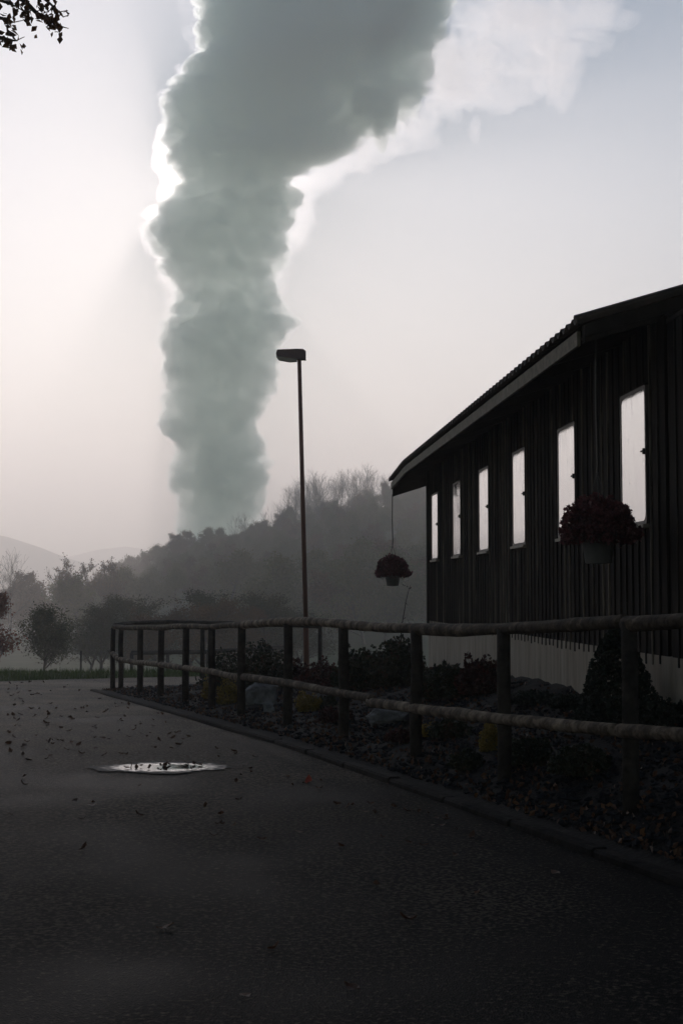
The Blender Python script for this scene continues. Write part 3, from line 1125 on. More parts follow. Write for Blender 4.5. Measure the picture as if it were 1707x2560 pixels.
out_L = [(-520, 1000), (-420, 820), (-300, 640), (-180, 520), (-80, 450), (0, 418), (25, 415), (60, 430), (100, 440), (130, 446), (150, 432), (170, 418), (200, 397), (240, 384), (300, 384), (350, 370), (390, 350), (410, 360), (430, 378),
         (470, 365), (500, 338), (530, 332), (560, 338), (600, 355), (640, 362), (660, 385), (700, 390), (740, 385), (780, 365), (815, 350), (845, 365),
         (870, 385), (900, 392), (950, 388), (985, 380), (1010, 404), (1060, 415), (1110, 408), (1180, 412), (1252, 404)]
out_R = [(-520, 2300), (-420, 2000), (-300, 1850), (-180, 1700), (-80, 1300), (0, 1180), (25, 1160), (60, 1130), (100, 1100), (150, 1090), (200, 1070), (225, 1060), (240, 1050), (260, 1030), (300, 1000), (330, 950), (350, 880),
         (380, 830), (400, 782), (430, 778), (448, 724), (480, 724), (520, 716), (560, 700), (580, 670), (600, 655), (650, 646), (690, 642), (720, 652), (745, 676),
         (790, 648), (850, 636), (900, 630), (930, 602), (985, 590), (1020, 598), (1100, 606), (1200, 598), (1252, 590)]


def puffs(p, seed):
    """packed rounded bumps: 1 at a bump's middle, 0 in the creases"""
    i0 = np.floor(p).astype(np.int64)
    best = np.full(len(p), 9.0)
    for dx in (-1, 0, 1):
        for dy in (-1, 0, 1):
            for dz in (-1, 0, 1):
                c = i0 + np.array([dx, dy, dz])
                off = np.stack([hash3(c[:, 0], c[:, 1], c[:, 2], seed + k) for k in (0, 101, 202)], -1) * .45 + .5
                d2 = np.sum((c + off - p) ** 2, 1)
                best = np.minimum(best, d2)
    return np.sqrt(np.clip(1 - best / .85, 0, 1))


def plume_mesh(name, Lp, Rp, y0, y1, ns, nth, amp, depth_fn, dcen, seed, mat, parent, vis=0.0):
    yy = np.linspace(y0, y1, ns)
    Lx = np.interp(yy, [a for a, _ in Lp], [b_ for _, b_ in Lp]) * S
    Rx = np.interp(yy, [a for a, _ in Rp], [b_ for _, b_ in Rp]) * S
    ker = np.exp(-np.linspace(-2, 2, 13) ** 2 * 3)
    ker /= ker.sum()
    Lx = np.convolve(np.pad(Lx, 6, mode='edge'), ker, 'valid')
    Rx = np.convolve(np.pad(Rx, 6, mode='edge'), ker, 'valid')
    th = np.linspace(0, 2 * np.pi, nth, endpoint=False)
    V = np.zeros((ns, nth, 3))
    for i in range(ns):
        l = P(Lx[i], yy[i] * S, DT)
        r = P(Rx[i], yy[i] * S, DT)
        cx, a = (l.x + r.x) / 2, (r.x - l.x) / 2
        bdep = depth_fn(yy[i], a / KS) * KS
        # rounded closing at the two ends
        e = min(1.0, math.sqrt(max(0.0, (i + .3) / (ns * .05)))) if i < ns * .05 else 1.0
        V[i, :, 0] = cx + a * e * np.cos(th)
        V[i, :, 1] = DT + dcen * KS + bdep * e * np.sin(th)
        V[i, :, 2] = l.z
    Pp = V.reshape(-1, 3) / KS
    warp = np.stack([vnoise(Pp / 30, seed + 31), vnoise(Pp / 30 + 7.7, seed + 32), vnoise(Pp / 30 + 3.1, seed + 33)], -1) * 6
    q = Pp + warp
    side = np.abs(np.cos(th))[None].repeat(ns, 0).ravel()
    # large bulges on front and back, finer ones everywhere (the outline itself comes from the tables)
    pk = .62
    d = amp * (.8 * vnoise(q / 50, seed) * (1 - .8 * side) + .9 * (puffs(q / 25, seed) - pk) * (1 - .3 * side)
               + .85 * (puffs(q / 12, seed + 1) - pk) + .6 * (puffs(q / 6, seed + 2) - pk) + .3 * (puffs(q / 3, seed + 3) - pk)
               + .35 * vnoise(q / 9, seed + 7))
    fade = (0.45 + .55 * smooth(1250, 1050, 0) if False else 1.0)
    lowf = np.interp(yy, [y0, 250, 420, 1100, 1252], [1.4, 1.4, 1.05, 1, .5])[:, None].repeat(nth, 1).ravel()
    nrm = np.stack([np.cos(th)[None].repeat(ns, 0).ravel(), np.sin(th)[None].repeat(ns, 0).ravel(), np.zeros(ns * nth)], -1)
    Pp = (Pp + nrm * (d * lowf)[:, None]) * KS
    idx = np.arange(ns * nth).reshape(ns, nth)
    n1 = np.roll(idx, -1, 1)
    F = np.stack([idx[:-1], idx[1:], n1[1:], n1[:-1]], -1).reshape(-1, 4)
    b = MB()
    b.v.append(Pp)
    b.n = len(Pp)
    b.f = list(map(tuple, F.tolist()))
    # fans
    b.add([Pp[:nth].mean(0)], [])
    b.f += [(b.n - 1, int(idx[0, k]), int(n1[0, k])) for k in range(nth)]
    b.add([Pp[-nth:].mean(0)], [])
    b.f += [(b.n - 1, int(n1[-1, k]), int(idx[-1, k])) for k in range(nth)]
    return b.build(name, mat, parent)


def blend(o_, c_, k):
    ys_ = sorted(set([a_ for a_, _ in o_] + [a_ for a_, _ in c_]))
    f1 = np.interp(ys_, [a_ for a_, _ in o_], [b_ for _, b_ in o_])
    f2 = np.interp(ys_, [a_ for a_, _ in c_], [b_ for _, b_ in c_])
    return list(zip(ys_, f1 * k + f2 * (1 - k)))


out_L = blend(out_L, core_L, .75)
pl = thing('steam_plume', 'towering grey white steam plume rising from behind the wooded hill', 'steam plume', (0, 0, 0))
plume_mesh('dense_steam', core_L, core_R, -130, 1250, 700, 312, 13, lambda y, a: min(a, 75) * .55 if y > 300 else 42 + (300 - y) * .06, 0, 1, M['steam'], pl)
plume_mesh('thin_steam', out_L, out_R, -120, 1246, 560, 200, 9, lambda y, a: min(a, 72) * .5 if y > 300 else 36 - min(14, (300 - y) * .06), -2, 60, M['veil'], pl)


def wisp(cx_, cy_, rx_, ry_, rd, seed, mat, name='wisp'):
    """a torn scrap of thin steam: strongly displaced, flattened ball"""
    import bmesh
    bm = bmesh.new()
    bmesh.ops.create_icosphere(bm, subdivisions=6, radius=1)
    V = np.array([v.co[:] for v in bm.verts])
    bm.verts.ensure_lookup_table()
    c_ = P(cx_ * S, cy_ * S, DT)
    k = DT / FPX * S
    Q = V * np.array([rx_ * k, rd * KS, ry_ * k])
    q = (Q + np.array(c_)) / KS
    w = np.stack([vnoise(q / 25, seed), vnoise(q / 25 + 5, seed), vnoise(q / 25 + 9, seed)], -1)
    d = 1 + .55 * vnoise(q / 34 + w * .5, seed + 1) + .4 * (np.abs(vnoise(q / 15 + w * .5, seed + 2)) - .2) + .26 * (np.abs(vnoise(q / 7, seed + 3)) - .2) + .14 * vnoise(q / 3.4, seed + 4)
    Q = Q * d[:, None] + np.array(c_)
    for v, co in zip(bm.verts, Q):
        v.co = co
    me = bpy.data.meshes.new('wisp')
    bm.to_mesh(me)
    bm.free()
    me.materials.append(mat)
    link(name, me, pl)


for i, a in enumerate([(885, 175, 78, 108, 30), (905, 60, 85, 90, 32), (850, 262, 46, 44, 18)]):
    wisp(*a, 900 + i * 13, M['steam'], 'steam_lobe')
M['wisp'] = volmat('torn_steam', WISP_D, (0.99, 0.98, 0.98), 0.7)
for i, a in enumerate([(1060, 150, 110, 75, 22), (1180, 90, 130, 70, 20), (1285, 150, 55, 65, 14), (1270, 190, 26, 42, 9), (1130, 200, 90, 40, 14), (1010, 215, 60, 60, 16), (920, 285, 80, 34, 14),
                       (1092, 300, 14, 30, 6), (1330, 40, 80, 50, 14), (1130, 30, 120, 60, 20), (800, 350, 60, 40, 12), (740, 412, 34, 24, 10), (690, 500, 26, 60, 10), (700, 430, 24, 40, 10),
                       (1360, 95, 40, 30, 8), (830, 300, 70, 46, 14), (800, 210, 34, 90, 10), (960, 265, 60, 44, 14), (900, 318, 70, 26, 10), (1000, 100, 60, 90, 18), (1230, 60, 90, 60, 16), (1400, 40, 60, 34, 9), (860, 345, 44, 24, 9)]):
    wisp(*a, 700 + i * 11, M['wisp'])


def ridge(name, pts, D, thick, label):
    xs_ = [p_[0] for p_ in pts]
    ys_ = [p_[1] for p_ in pts]
    pxs = np.linspace(xs_[0], xs_[-1], 220)
    pys = np.interp(pxs, xs_, ys_)
    rows = []
    for t in np.linspace(-1, 1, 15):
        row = []
        for a, c_ in zip(pxs, pys):
            top = P(a, c_, D)
            nz = vnoise(np.array([[top.x / 260, t * 3, D / 100.]]), 5)[0] * 7 + vnoise(np.array([[top.x / 60, t * 8, D / 100.]]), 6)[0] * 2.5
            z = -54 + (top.z + 54) * (1 - abs(t) ** 1.4) + nz * (1 - t * t)
            row.append((top.x, D + t * thick, z))
        rows.append(row)
    V = np.array(rows)
    i = np.arange(V.shape[0] * V.shape[1]).reshape(V.shape[:2])
    F = np.stack([i[:-1, :-1], i[:-1, 1:], i[1:, 1:], i[1:, :-1]], -1).reshape(-1, 4)
    b = MB(); b.v.append(V.reshape(-1, 3)); b.f = list(map(tuple, F.tolist())); b.n = V.shape[0] * V.shape[1]
    tag(b.build(name, M['hills'], smooth=True), label, 'hill', kind='structure')


ridge('far_hill', [(-900, 1300), (-300, 1310), (20, 1348), (100, 1366), (190, 1398), (300, 1425), (500, 1450), (900, 1470)], 1700, 350, 'pale wooded mountain slope fading into the haze')
ridge('far_mountain', [(-900, 1420), (0, 1420), (180, 1398), (250, 1376), (310, 1366), (360, 1372), (500, 1400), (900, 1400), (1900, 1390), (2600, 1380)], 2500, 450, 'faint far mountain behind the valley')

# ------------------------------------------------------------------ barn
t_dir = Vector((-WB, -1, 0)).normalized()
barn = thing('timber_barn', 'long dark timber barn with six bright windows and corrugated roof', 'barn', A0, math.atan2(t_dir.y, t_dir.x))
LEN = 12.62            # main wall length along local x (towards the camera)
ZS = 1.03              # bottom of boarding
WZ0, WZ1, WW = 2.02, 3.02, 0.66
wins = [(22.3 - y_) * 1.0025 for y_ in (21.42, 19.22, 17.06, 14.88, 12.68, 10.5)]
DEPTH = 8.0
PITCH = math.atan(0.30)
OV = 0.64
ZE = 3.415


def roof_z(yl):         # underside reference at local y (inwards positive)
    return ZE + (yl + OV) * 0.30


# plinth
MB().box((-.0, -.03, -.8), (LEN + 1.9, .2, ZS + .02)).build('plinth', M['plinth'], barn)
# backing wall around the openings
wb = MB()
top = roof_z(0) - .12
wb.box((0, 0.0, ZS + .021), (LEN, .1, WZ0))
wb.box((0, 0.0, WZ1), (LEN, .1, top))
xprev = 0.0
for a in wins:
    wb.box((xprev, 0.0, WZ0 + .0005), (a - WW / 2, .1, WZ1 - .0005))
    xprev = a + WW / 2
wb.box((xprev, 0.0, WZ0 + .0005), (LEN, .1, WZ1 - .0005))
wb.box((0.0, .101, ZS + .021), (.1, DEPTH, 3.5))
wb.box((0.0, .101, -.8), (.1, DEPTH, ZS + .02))
wb.box((0.0, DEPTH + .001, -.8), (LEN, DEPTH + .1, 3.5))
wb.add([(0.05, .1, 3.5), (.05, DEPTH, 3.5), (.05, DEPTH / 2, roof_z(DEPTH / 2) - .1)], [(0, 1, 2)])
wb.box((LEN - .1, .101, -.8), (LEN, DEPTH, 3.5))
wb.add([(LEN - .05, .1, 3.5), (LEN - .05, DEPTH, 3.5), (LEN - .05, DEPTH / 2, roof_z(DEPTH / 2) - .1)], [(0, 2, 1)])
wb.build('wall', M['timber'], barn)
MB().box((.1, .21, -.5), (LEN - .1, DEPTH - .01, .3)).build('floor', M['plinth'], barn)

PW = 0.17
ub = MB().box((-.5, -.5, 0), (.5, .5, 1))
pm = ub.mesh('plank'); pm.materials.append(M['plank'])
bm_ = MB().box((-.5, -.5, 0), (.5, .5, 1)).mesh('batten'); bm_.materials.append(M['batten'])


def strip(name, me, x, w, y0, y1, z0, z1):
    o = link(name, me, barn)
    o.location = (x, (y0 + y1) / 2, z0)
    o.scale = (w, y1 - y0, z1 - z0)
    return o


def blocks(x, w):
    for a in wins:
        if x + w / 2 > a - WW / 2 + .01 and x - w / 2 < a + WW / 2 - .01:
            return True
    return False


npl = int((LEN) / PW)
for k in range(npl + 1):
    x = PW * (k + .5)
    jl = RNG.uniform(-.015, .015)
    if x > LEN - .05:
        break
    zt = top - .02
    if blocks(x, PW - .012):
        strip('plank', pm, x, PW - .004, -.024, -.001, ZS - .04 + jl, WZ0 - .055)
        strip('plank', pm, x, PW - .004, -.024, -.001, WZ1 + .03, zt)
    else:
        strip('plank', pm, x, PW - .004, -.024, -.001, ZS - .04 + jl, zt)
    xb = PW * (k + 1)
    dx = RNG.uniform(-.008, .008)
    if xb < LEN - .05:
        if blocks(xb, .036):
            strip('batten', bm_, xb + dx, .024, -.037, -.0245, ZS - .045 + jl, WZ0 - .06)
            strip('batten', bm_, xb + dx, .024, -.037, -.0245, WZ1 + .035, zt)
        else:
            strip('batten', bm_, xb + dx, .024, -.037, -.0245, ZS - .045 + jl, zt)
MB().box((-.03, -.055, ZS - .05), (.07, .03, top)).build('corner_board', M['plank'], barn)


def rounded(w, h, r, n=5):
    out = []
    for (cx_, cz_, a0) in [(w / 2 - r, h / 2 - r, 0), (-w / 2 + r, h / 2 - r, 90), (-w / 2 + r, -h / 2 + r, 180), (w / 2 - r, -h / 2 + r, 270)]:
        for k in range(n + 1):
            a = math.radians(a0 + 90 * k / n)
            out.append((cx_ + r * math.cos(a), cz_ + r * math.sin(a)))
    return out


def window_meshes():
    w, h = WW, WZ1 - WZ0
    inner = rounded(w - .02, h - .02, .06)
    outer = rounded(w + .03, h + .03, .02)
    n_ = len(inner)
    fb = MB()
    vs = []
    for yv in (-.046, -.002):
        vs += [(x, yv, z) for x, z in inner] + [(x, yv, z) for x, z in outer]
    fs = []
    for k in range(n_):
        k2 = (k + 1) % n_
        fs.append((k, k2, n_ + k2, n_ + k))
        fs.append((2 * n_ + k, 3 * n_ + k, 3 * n_ + k2, 2 * n_ + k2))
        fs.append((k, 2 * n_ + k, 2 * n_ + k2, k2))
        fs.append((n_ + k, n_ + k2, 3 * n_ + k2, 3 * n_ + k))
    fb.add(vs, fs)
    frame = fb.mesh('frame'); frame.materials.append(M['frame'])
    pb = MB()
    pin = rounded(w - .012, h - .012, .06)
    vs = [(x, -.042, z) for x, z in pin] + [(x, -.036, z) for x, z in pin]
    pb.add(vs, [tuple(range(n_ - 1, -1, -1)), tuple(n_ + k for k in range(n_))] + [(k, (k + 1) % n_, n_ + (k + 1) % n_, n_ + k) for k in range(n_)])
    pane = pb.mesh('pane'); pane.materials.append(M['glass'])
    sb_ = MB()
    sb_.box((-w / 2 - .02, -.075, -h / 2 - .045), (w / 2 + .02, -.001, -h / 2 - .018))
    sill = sb_.mesh('sill'); sill.materials.append(M['sill'])
    lb_ = MB()
    lb_.box((-.008, -.066, -.022), (.008, -.047, .022))
    lb_.box((-.032, -.074, -.006), (.026, -.0665, .006))
    latch = lb_.mesh('latch'); latch.materials.append(M['metal'])
    return frame, pane, sill, latch


fr, pa, si, la = window_meshes()
for a in wins:
    w_ = link('window', fr, barn)
    w_.location = (a, 0, (WZ0 + WZ1) / 2)
    link('pane', pa, w_)
    link('sill', si, w_)
    l_ = link('latch', la, w_)
    l_.location = (WW / 2 - .002, 0, 0.02)

# roof: corrugated sheets
XE0, XE1 = -.22, 12.5
NC = 12
sw = (XE1 - XE0) / NC
HALF = DEPTH / 2 + OV


def sag(x):
    return -0.10 * max(0.0, (1.7 - x) / 1.92)


def sheet_mesh(x0, x1, side):
    nn = 72
    vs, fs = [], []
    for i in range(nn + 1):
        x = x0 - .04 + (x1 - x0 + .08) * i / nn
        w = .5 + .5 * math.cos(2 * math.pi * x / .177)
        hgt_ = 0.05 * (w ** .8)
        for j, yl in enumerate((0.0, 1.0, HALF)):
            z = ZE + yl * .30 + hgt_ + sag(x) * (1 - yl / HALF) ** 2
            yy_ = (-OV + yl) if side == 0 else (DEPTH + OV - yl)
            vs.append((x, yy_, z - .012))
            vs.append((x, yy_, z))
    for i in range(nn):
        o, q_ = i * 6, (i + 1) * 6
        for j in range(2):
            fs.append((o + 2 * j + 1, q_ + 2 * j + 1, q_ + 2 * j + 3, o + 2 * j + 3))
            fs.append((o + 2 * j, o + 2 * j + 2, q_ + 2 * j + 2, q_ + 2 * j))
        fs.append((o, q_, q_ + 1, o + 1))
        fs.append((o + 4, o + 5, q_ + 5, q_ + 4))
    for o in (0, nn * 6):
        fs.append((o, o + 1, o + 3, o + 2)); fs.append((o + 2, o + 3, o + 5, o + 4))
    b = MB()
    b.add(vs, fs)
    return b


rb = MB()
for x in np.linspace(XE0 + .06, XE1 - .06, 14):
    s_ = sag(x)
    for side in (0, 1):
        y0_, y1_ = -OV + .07, DEPTH / 2
        f_ = (lambda yv: yv) if side == 0 else (lambda yv: DEPTH - yv)
        z0_, z1_ = roof_z(y0_) - .02 + s_ * .8, roof_z(y1_) - .02
        vs = []
        for xx in (x - .04, x + .04):
            vs += [(xx, f_(y0_), z0_ - .13), (xx, f_(y1_), z1_ - .13), (xx, f_(y1_), z1_), (xx, f_(y0_), z0_)]
        rb.add(vs, [(0, 1, 2, 3), (4, 7, 6, 5), (0, 3, 7, 4), (1, 5, 6, 2), (0, 4, 5, 1), (3, 2, 6, 7)])
roof = rb.build('roof', M['timber'], barn)
for k in range(NC):
    for side in (0, 1):
        sheet_mesh(XE0 + k * sw, XE0 + (k + 1) * sw, side).build('roof_sheet', M['sheet'], roof, True)
# soffit boarding
sb2 = MB()
xs3 = np.linspace(XE0 + .05, XE1 - .03, 30)
for j in range(len(xs3) - 1):
    for (ya, yb) in [(-OV + .05, DEPTH / 2)]:
        xa, xb = xs3[j], xs3[j + 1]
        sa, sb_ = sag(xa), sag(xb)
        z = lambda yv, s_: roof_z(yv) - .018 + s_ * (1 - (yv + OV) / HALF) ** 2
        sb2.add([(xa, ya, z(ya, sa)), (xb, ya, z(ya, sb_)), (xb, yb, z(yb, sb_)), (xa, yb, z(yb, sa))], [(0, 1, 2, 3)])
sb2.build('soffit', M['timber'], roof)
# eaves fascia, sagging with the sheets, in lengths
for j in range(4):
    xa, xb = XE0 + (XE1 - XE0 - .1) * j / 4, XE0 + (XE1 - XE0 - .1) * (j + 1) / 4 - .004
    fb = MB()
    nn = 10
    vs = []
    for i in range(nn + 1):
        x = xa + (xb - xa) * i / nn
        z1_ = ZE - .035 + sag(x)
        vs += [(x, -OV + .035, z1_ - .105), (x, -OV + .06, z1_ - .105), (x, -OV + .06, z1_), (x, -OV + .035, z1_)]
    fs = []
    for i in range(nn):
        o = i * 4
        for e in range(4):
            e2 = (e + 1) % 4
            fs.append((o + e, o + 4 + e, o + 4 + e2, o + e2))
    fs += [(0, 1, 2, 3), (nn * 4 + 3, nn * 4 + 2, nn * 4 + 1, nn * 4)]
    fb.add(vs, fs)
    fb.build('fascia', M['fascia'], roof)
# verge boards
for x, dz in ((XE0 + .0, .26), (XE1 - .02, .09)):
    for side in (0, 1):
        f_ = (lambda yv: yv) if side == 0 else (lambda yv: DEPTH - yv)
        y0_, y1_ = -OV + .061, DEPTH / 2
        s_ = sag(x)
        vs = []
        for xx in (x, x + .03):
            vs += [(xx, f_(y0_), roof_z(y0_) - .02 - dz + s_), (xx, f_(y1_), roof_z(y1_) - .02 - dz), (xx, f_(y1_), roof_z(y1_) - .019), (xx, f_(y0_), roof_z(y0_) - .019 + s_)]
        vb = MB()
        vb.add(vs, [(0, 1, 2, 3), (4, 7, 6, 5), (0, 3, 7, 4), (1, 5, 6, 2), (0, 4, 5, 1), (3, 2, 6, 7)])
        vb.build('verge_board', M['timber'], roof)
# near verge capping
vb = MB()
vb.tube([(XE1 + .0, -OV, ZE + .02), (XE1, DEPTH / 2, ZE + HALF * .3 + .02)], [.042, .042], 8)
vb.build('verge_cap', M['sheet'], roof)
vb = MB()
vb.tube([(XE0 - .02, DEPTH / 2, ZE + HALF * .3 + .03), (XE1 + .05, DEPTH / 2, ZE + HALF * .3 + .03)], [.11, .11], 10)
vb.build('ridge_cap', M['sheet'], roof)

# annex closing the near end
LEN2 = LEN + 1.9
ax = MB()
ax.box((LEN + .001, 0.0, ZS + .021), (LEN2, .1, 3.4))
ax.box((LEN2 - .1, .101, -.8), (LEN2, 5.0, 3.4))
ax.box((LEN + .001, -.02, 3.401), (LEN2 + .03, 5.0, 3.43))
ax.build('annex', M['timber'], barn)
x = LEN + .06
while x < LEN2 - .05:
    strip('plank', pm, x + .08, PW - .004, -.024, -.001, ZS - .04, 3.39)
    strip('batten', bm_, x + .165, .024, -.037, -.0245, ZS - .045, 3.385)
    x += PW

# ------------------------------------------------------------------ hanging baskets
def basket_parts(rng):
    pot = MB().lathe([(.1, -.28), (.11, -.275), (.142, -.05), (.155, -.05), (.155, -.01), (.14, -.01), (.13, -.04)], 28)
    fl = MB()
    n_ = 5200
    ph = rng.uniform(0, 2 * np.pi, n_)
    ct_ = rng.uniform(-.18, 1, n_)
    rad = 1 - .45 * rng.random(n_) ** 2.2
    lump = 1 + .24 * vnoise(np.stack([np.cos(ph) * 2.6, np.sin(ph) * 2.6, ct_ * 2.9], -1), 44)
    st = np.sqrt(1 - ct_ ** 2)
    pts = np.stack([.295 * st * np.cos(ph), .295 * st * np.sin(ph), .29 * ct_], -1) * (rad * lump)[:, None]
    pts[:, 2] += -.02 - .05 * (st > .93) * rng.random(n_)
    keep = (pts[:, 2] > -.03) | (np.hypot(pts[:, 0], pts[:, 1]) > .2)
    pts = pts[keep]
    leaves_at(fl, pts, .034, rng, aspect=.8)
    # blossoms: small rosettes on the outer shell
    n2_ = 420
    ph = rng.uniform(0, 2 * np.pi, n2_); ct_ = rng.uniform(-.25, 1, n2_); st = np.sqrt(1 - ct_ ** 2)
    lump = 1 + .24 * vnoise(np.stack([np.cos(ph) * 2.6, np.sin(ph) * 2.6, ct_ * 2.9], -1), 44)
    cen = np.stack([.305 * st * np.cos(ph), .305 * st * np.sin(ph), .30 * ct_ - .02], -1) * lump[:, None]
    for k in range(6):
        leaves_at(fl, cen + rng.normal(size=(n2_, 3)) * .009, .03, rng, aspect=.9)
    # a few trailing stems
    for _ in range(30):
        a = rng.uniform(0, 6.28); r0 = rng.uniform(.22, .29)
        L_ = rng.uniform(.03, .1)
        pp = np.array([[r0 * math.cos(a), r0 * math.sin(a), -.04 - L_ * t_] for t_ in np.linspace(0, 1, 8)]) + rng.normal(size=(8, 3)) * .012
        leaves_at(fl, pp, .026, rng)
    return pot, fl


def basket(loc, hang_z, label):
    t = thing('hanging_basket', label, 'hanging basket', loc, 0, 'flower baskets hung from the barn roof')
    BS = .86
    pot, fl = basket_parts(R_(int(abs(loc[1]) * 10)))
    for o_ in (pot.build('pot', M['pot'], t, True), fl.build('flowers', M['flower'], t)):
        o_.scale = (BS, BS, BS)
    hb = MB()
    top_ = hang_z - loc[2]
    kn = .42
    for k in range(3):
        a = 2 * math.pi * k / 3 + .4
        hb.tube([(.11 * math.cos(a), .11 * math.sin(a), 0.0), (.03 * math.cos(a), .03 * math.sin(a), kn * .8), (0, 0, kn)], .004, 5)
    hb.tube([(0, 0, kn), (.004, 0, kn + .06), (-.004, 0, (top_ + kn) / 2), (0, 0, top_)], .009, 6)
    hb.build('hanger', M['metal'], t)
    return t


Y1 = 22.42
q = P(981, 1428, Y1)
basket((q.x, q.y, q.z), P(981, 1236, Y1).z, 'flower basket hanging free at the barn corner away from the annex')
q = P(1494, 1326, 10.05)
basket((q.x, q.y, q.z), 3.5, 'dark flower basket hung in front of the two barn windows next to the annex')

# ------------------------------------------------------------------ street lamp
YL = 30.0
bs = P(767, 1652, YL)
gl = float(gz(np.array([[bs.x]]), np.array([[YL]]))[0, 0])
lamp = thing('street_lamp', 'tall rust brown street lamp with flat box head behind the log fence', 'street lamp', (bs.x, YL, gl))
tp_ = P(748, 893, YL) - Vector((bs.x, YL, gl))
pb = MB()
pb.tube([(0, 0, -.2), (tp_.x * .12, 0, tp_.z * .16), (tp_.x * .13, 0, tp_.z * .162)], [.062, .06, .06], 14)
pb.tube([(tp_.x * .13, 0, tp_.z * .162), (tp_.x, 0, tp_.z)], [.052, .044], 14)
pb.build('pole', M['pole'], lamp, True)
hb = MB()
p0 = tp_
prof = [(-.50, .05, .10), (-.47, .0, .155), (-.04, -.05, .17), (.09, -.055, .165), (.145, -.055, .12)]   # x, zlow, zhigh
vs, fs = [], []
for (x, zl, zh) in prof:
    vs += [(p0.x + x, -.13, p0.z + zl), (p0.x + x, .13, p0.z + zl), (p0.x + x, .10, p0.z + zh), (p0.x + x, -.10, p0.z + zh)]
for i in range(len(prof) - 1):
    o = i * 4
    for e in range(4):
        e2 = (e + 1) % 4
        fs.append((o + e, o + e2, o + 4 + e2, o + 4 + e))
fs += [(3, 2, 1, 0), tuple(len(prof) * 4 - 4 + k for k in range(4))]
hb.add(vs, fs)
head = hb.build('lamp_head', M['lampbody'], lamp)
lb_ = MB()
vs, fs = [], []
for (x, zl, zd, wd) in [(-.495, .03, .035, .1), (-.44, .0, .065, .118), (-.2, -.03, .075, .122), (-.05, -.045, .05, .118)]:
    vs += [(p0.x + x, -wd, p0.z + zl - .003), (p0.x + x, -wd * .7, p0.z + zl - zd), (p0.x + x, wd * .7, p0.z + zl - zd), (p0.x + x, wd, p0.z + zl - .003)]
for i in range(3):
    o = i * 4
    for e in range(4):
        e2 = (e + 1) % 4
        fs.append((o + e, o + 4 + e, o + 4 + e2, o + e2))
fs += [(0, 1, 2, 3), (15, 14, 13, 12)]
lb_.add(vs, fs)
lb_.build('lens', M['lens'], head)

# ------------------------------------------------------------------ log fence
FA, FB = 4.32, -0.346


def fence_Y(px):
    return FA / (((px - CX) / FPX) - FB)


def fpt(px, py):
    return P(px, py, fence_Y(px))


fence = thing('log_fence', 'two rail log fence of rough round poles around the planting bed', 'fence', (0, 0, 0))
topline = [(285, 1567), (400, 1569), (530, 1566), (605, 1563), (700, 1556), (780, 1556), (858, 1562), (960, 1571), (1040, 1573), (1150, 1573), (1258, 1569),
           (1400, 1563), (1570, 1551), (1700, 1543), (1950, 1530)]
lowline = [(276, 1628), (284, 1636), (294, 1647), (310, 1652), (400, 1661), (530, 1679), (606, 1694), (720, 1709), (858, 1735), (935, 1750), (1040, 1768), (1258, 1797), (1400, 1810),
           (1570, 1824), (1700, 1836), (1950, 1858)]
tx_, ty_ = zip(*topline)
lx_, ly_ = zip(*lowline)


def rail(px0, px1, xs_, ys_, rad, seed, dy0=0, dy1=0, name='rail', n_=48, dY=0.0):
    r = R_(seed)
    pts, rr = [], []
    for i in range(n_ + 1):
        t = i / n_
        # even steps in distance along the fence
        Ya, Yb = fence_Y(px0), fence_Y(px1)
        Yc = Ya + (Yb - Ya) * t
        px_ = CX + FPX * (FA / Yc + FB)
        py_ = np.interp(px_, xs_, ys_) + dy0 * (1 - t) + dy1 * t
        p_ = P(px_, py_, Yc + dY)
        p_ += Vector((fnoise1(Yc * .9, seed, 1), fnoise1(Yc * .9, seed, 2), fnoise1(Yc * 1.1, seed, 3))) * .014
        pts.append(p_)
        kn = max(0.0, fnoise1(Yc * 3.1, seed, 5) - .55) * .5
        rr.append(.9 * rad * (1 + .07 * fnoise1(Yc * 1.7, seed, 4) + .04 * fnoise1(Yc * 6, seed, 6) + kn) * (1.08 - .16 * t))
    b = MB()
    b.tube(pts, rr, 12)
    return b.build(name, M['bark'], fence, True)


rail(284, 602, tx_, ty_, .043, 1)
rail(600, 1040, tx_, ty_, .046, 2)
rail(1036, 1560, tx_, ty_, .046, 3)
rail(1562, 1945, tx_, ty_, .044, 4, dy0=6)
rail(277, 600, lx_, ly_, .045, 5, dY=-.09)
rail(607, 930, lx_, ly_, .044, 6, dy0=0, dY=-.09)
rail(925, 1545, lx_, ly_, .044, 7, dy0=4, dY=-.09)
rail(1550, 1945, lx_, ly_, .044, 8, dY=-.09)
for k, px_ in enumerate([284, 304, 352, 404, 466, 530, 605, 720, 858, 1040, 1258, 1570, 1900]):
    Yc = fence_Y(px_)
    tp_ = fpt(px_, np.interp(px_, tx_, ty_) + 3)
    z0 = float(bedz(tp_.x, tp_.y))
    rr = .046 if k > 1 else .042
    r = R_(300 + k)
    b = MB()
    h = tp_.z - z0
    b.tube([(0, 0, -.25), (r.normal() * .006, 0, h * .35), (r.normal() * .006, 0, h * .7), (0, 0, h)], [rr * 1.06, rr * 1.02, rr, rr * .97], 12)
    o = b.build('post', M['post'], fence, True)
    o.location = (tp_.x, tp_.y, z0)
# return towards the road behind
c0 = fpt(284, 1564)
ret = [c0 + Vector((.02, .1, 0)), P(330, 1558, 25.2), P(420, 1555, 26.6), P(507, 1557, 27.6), P(640, 1560, 28.4), P(800, 1566, 28.9)]


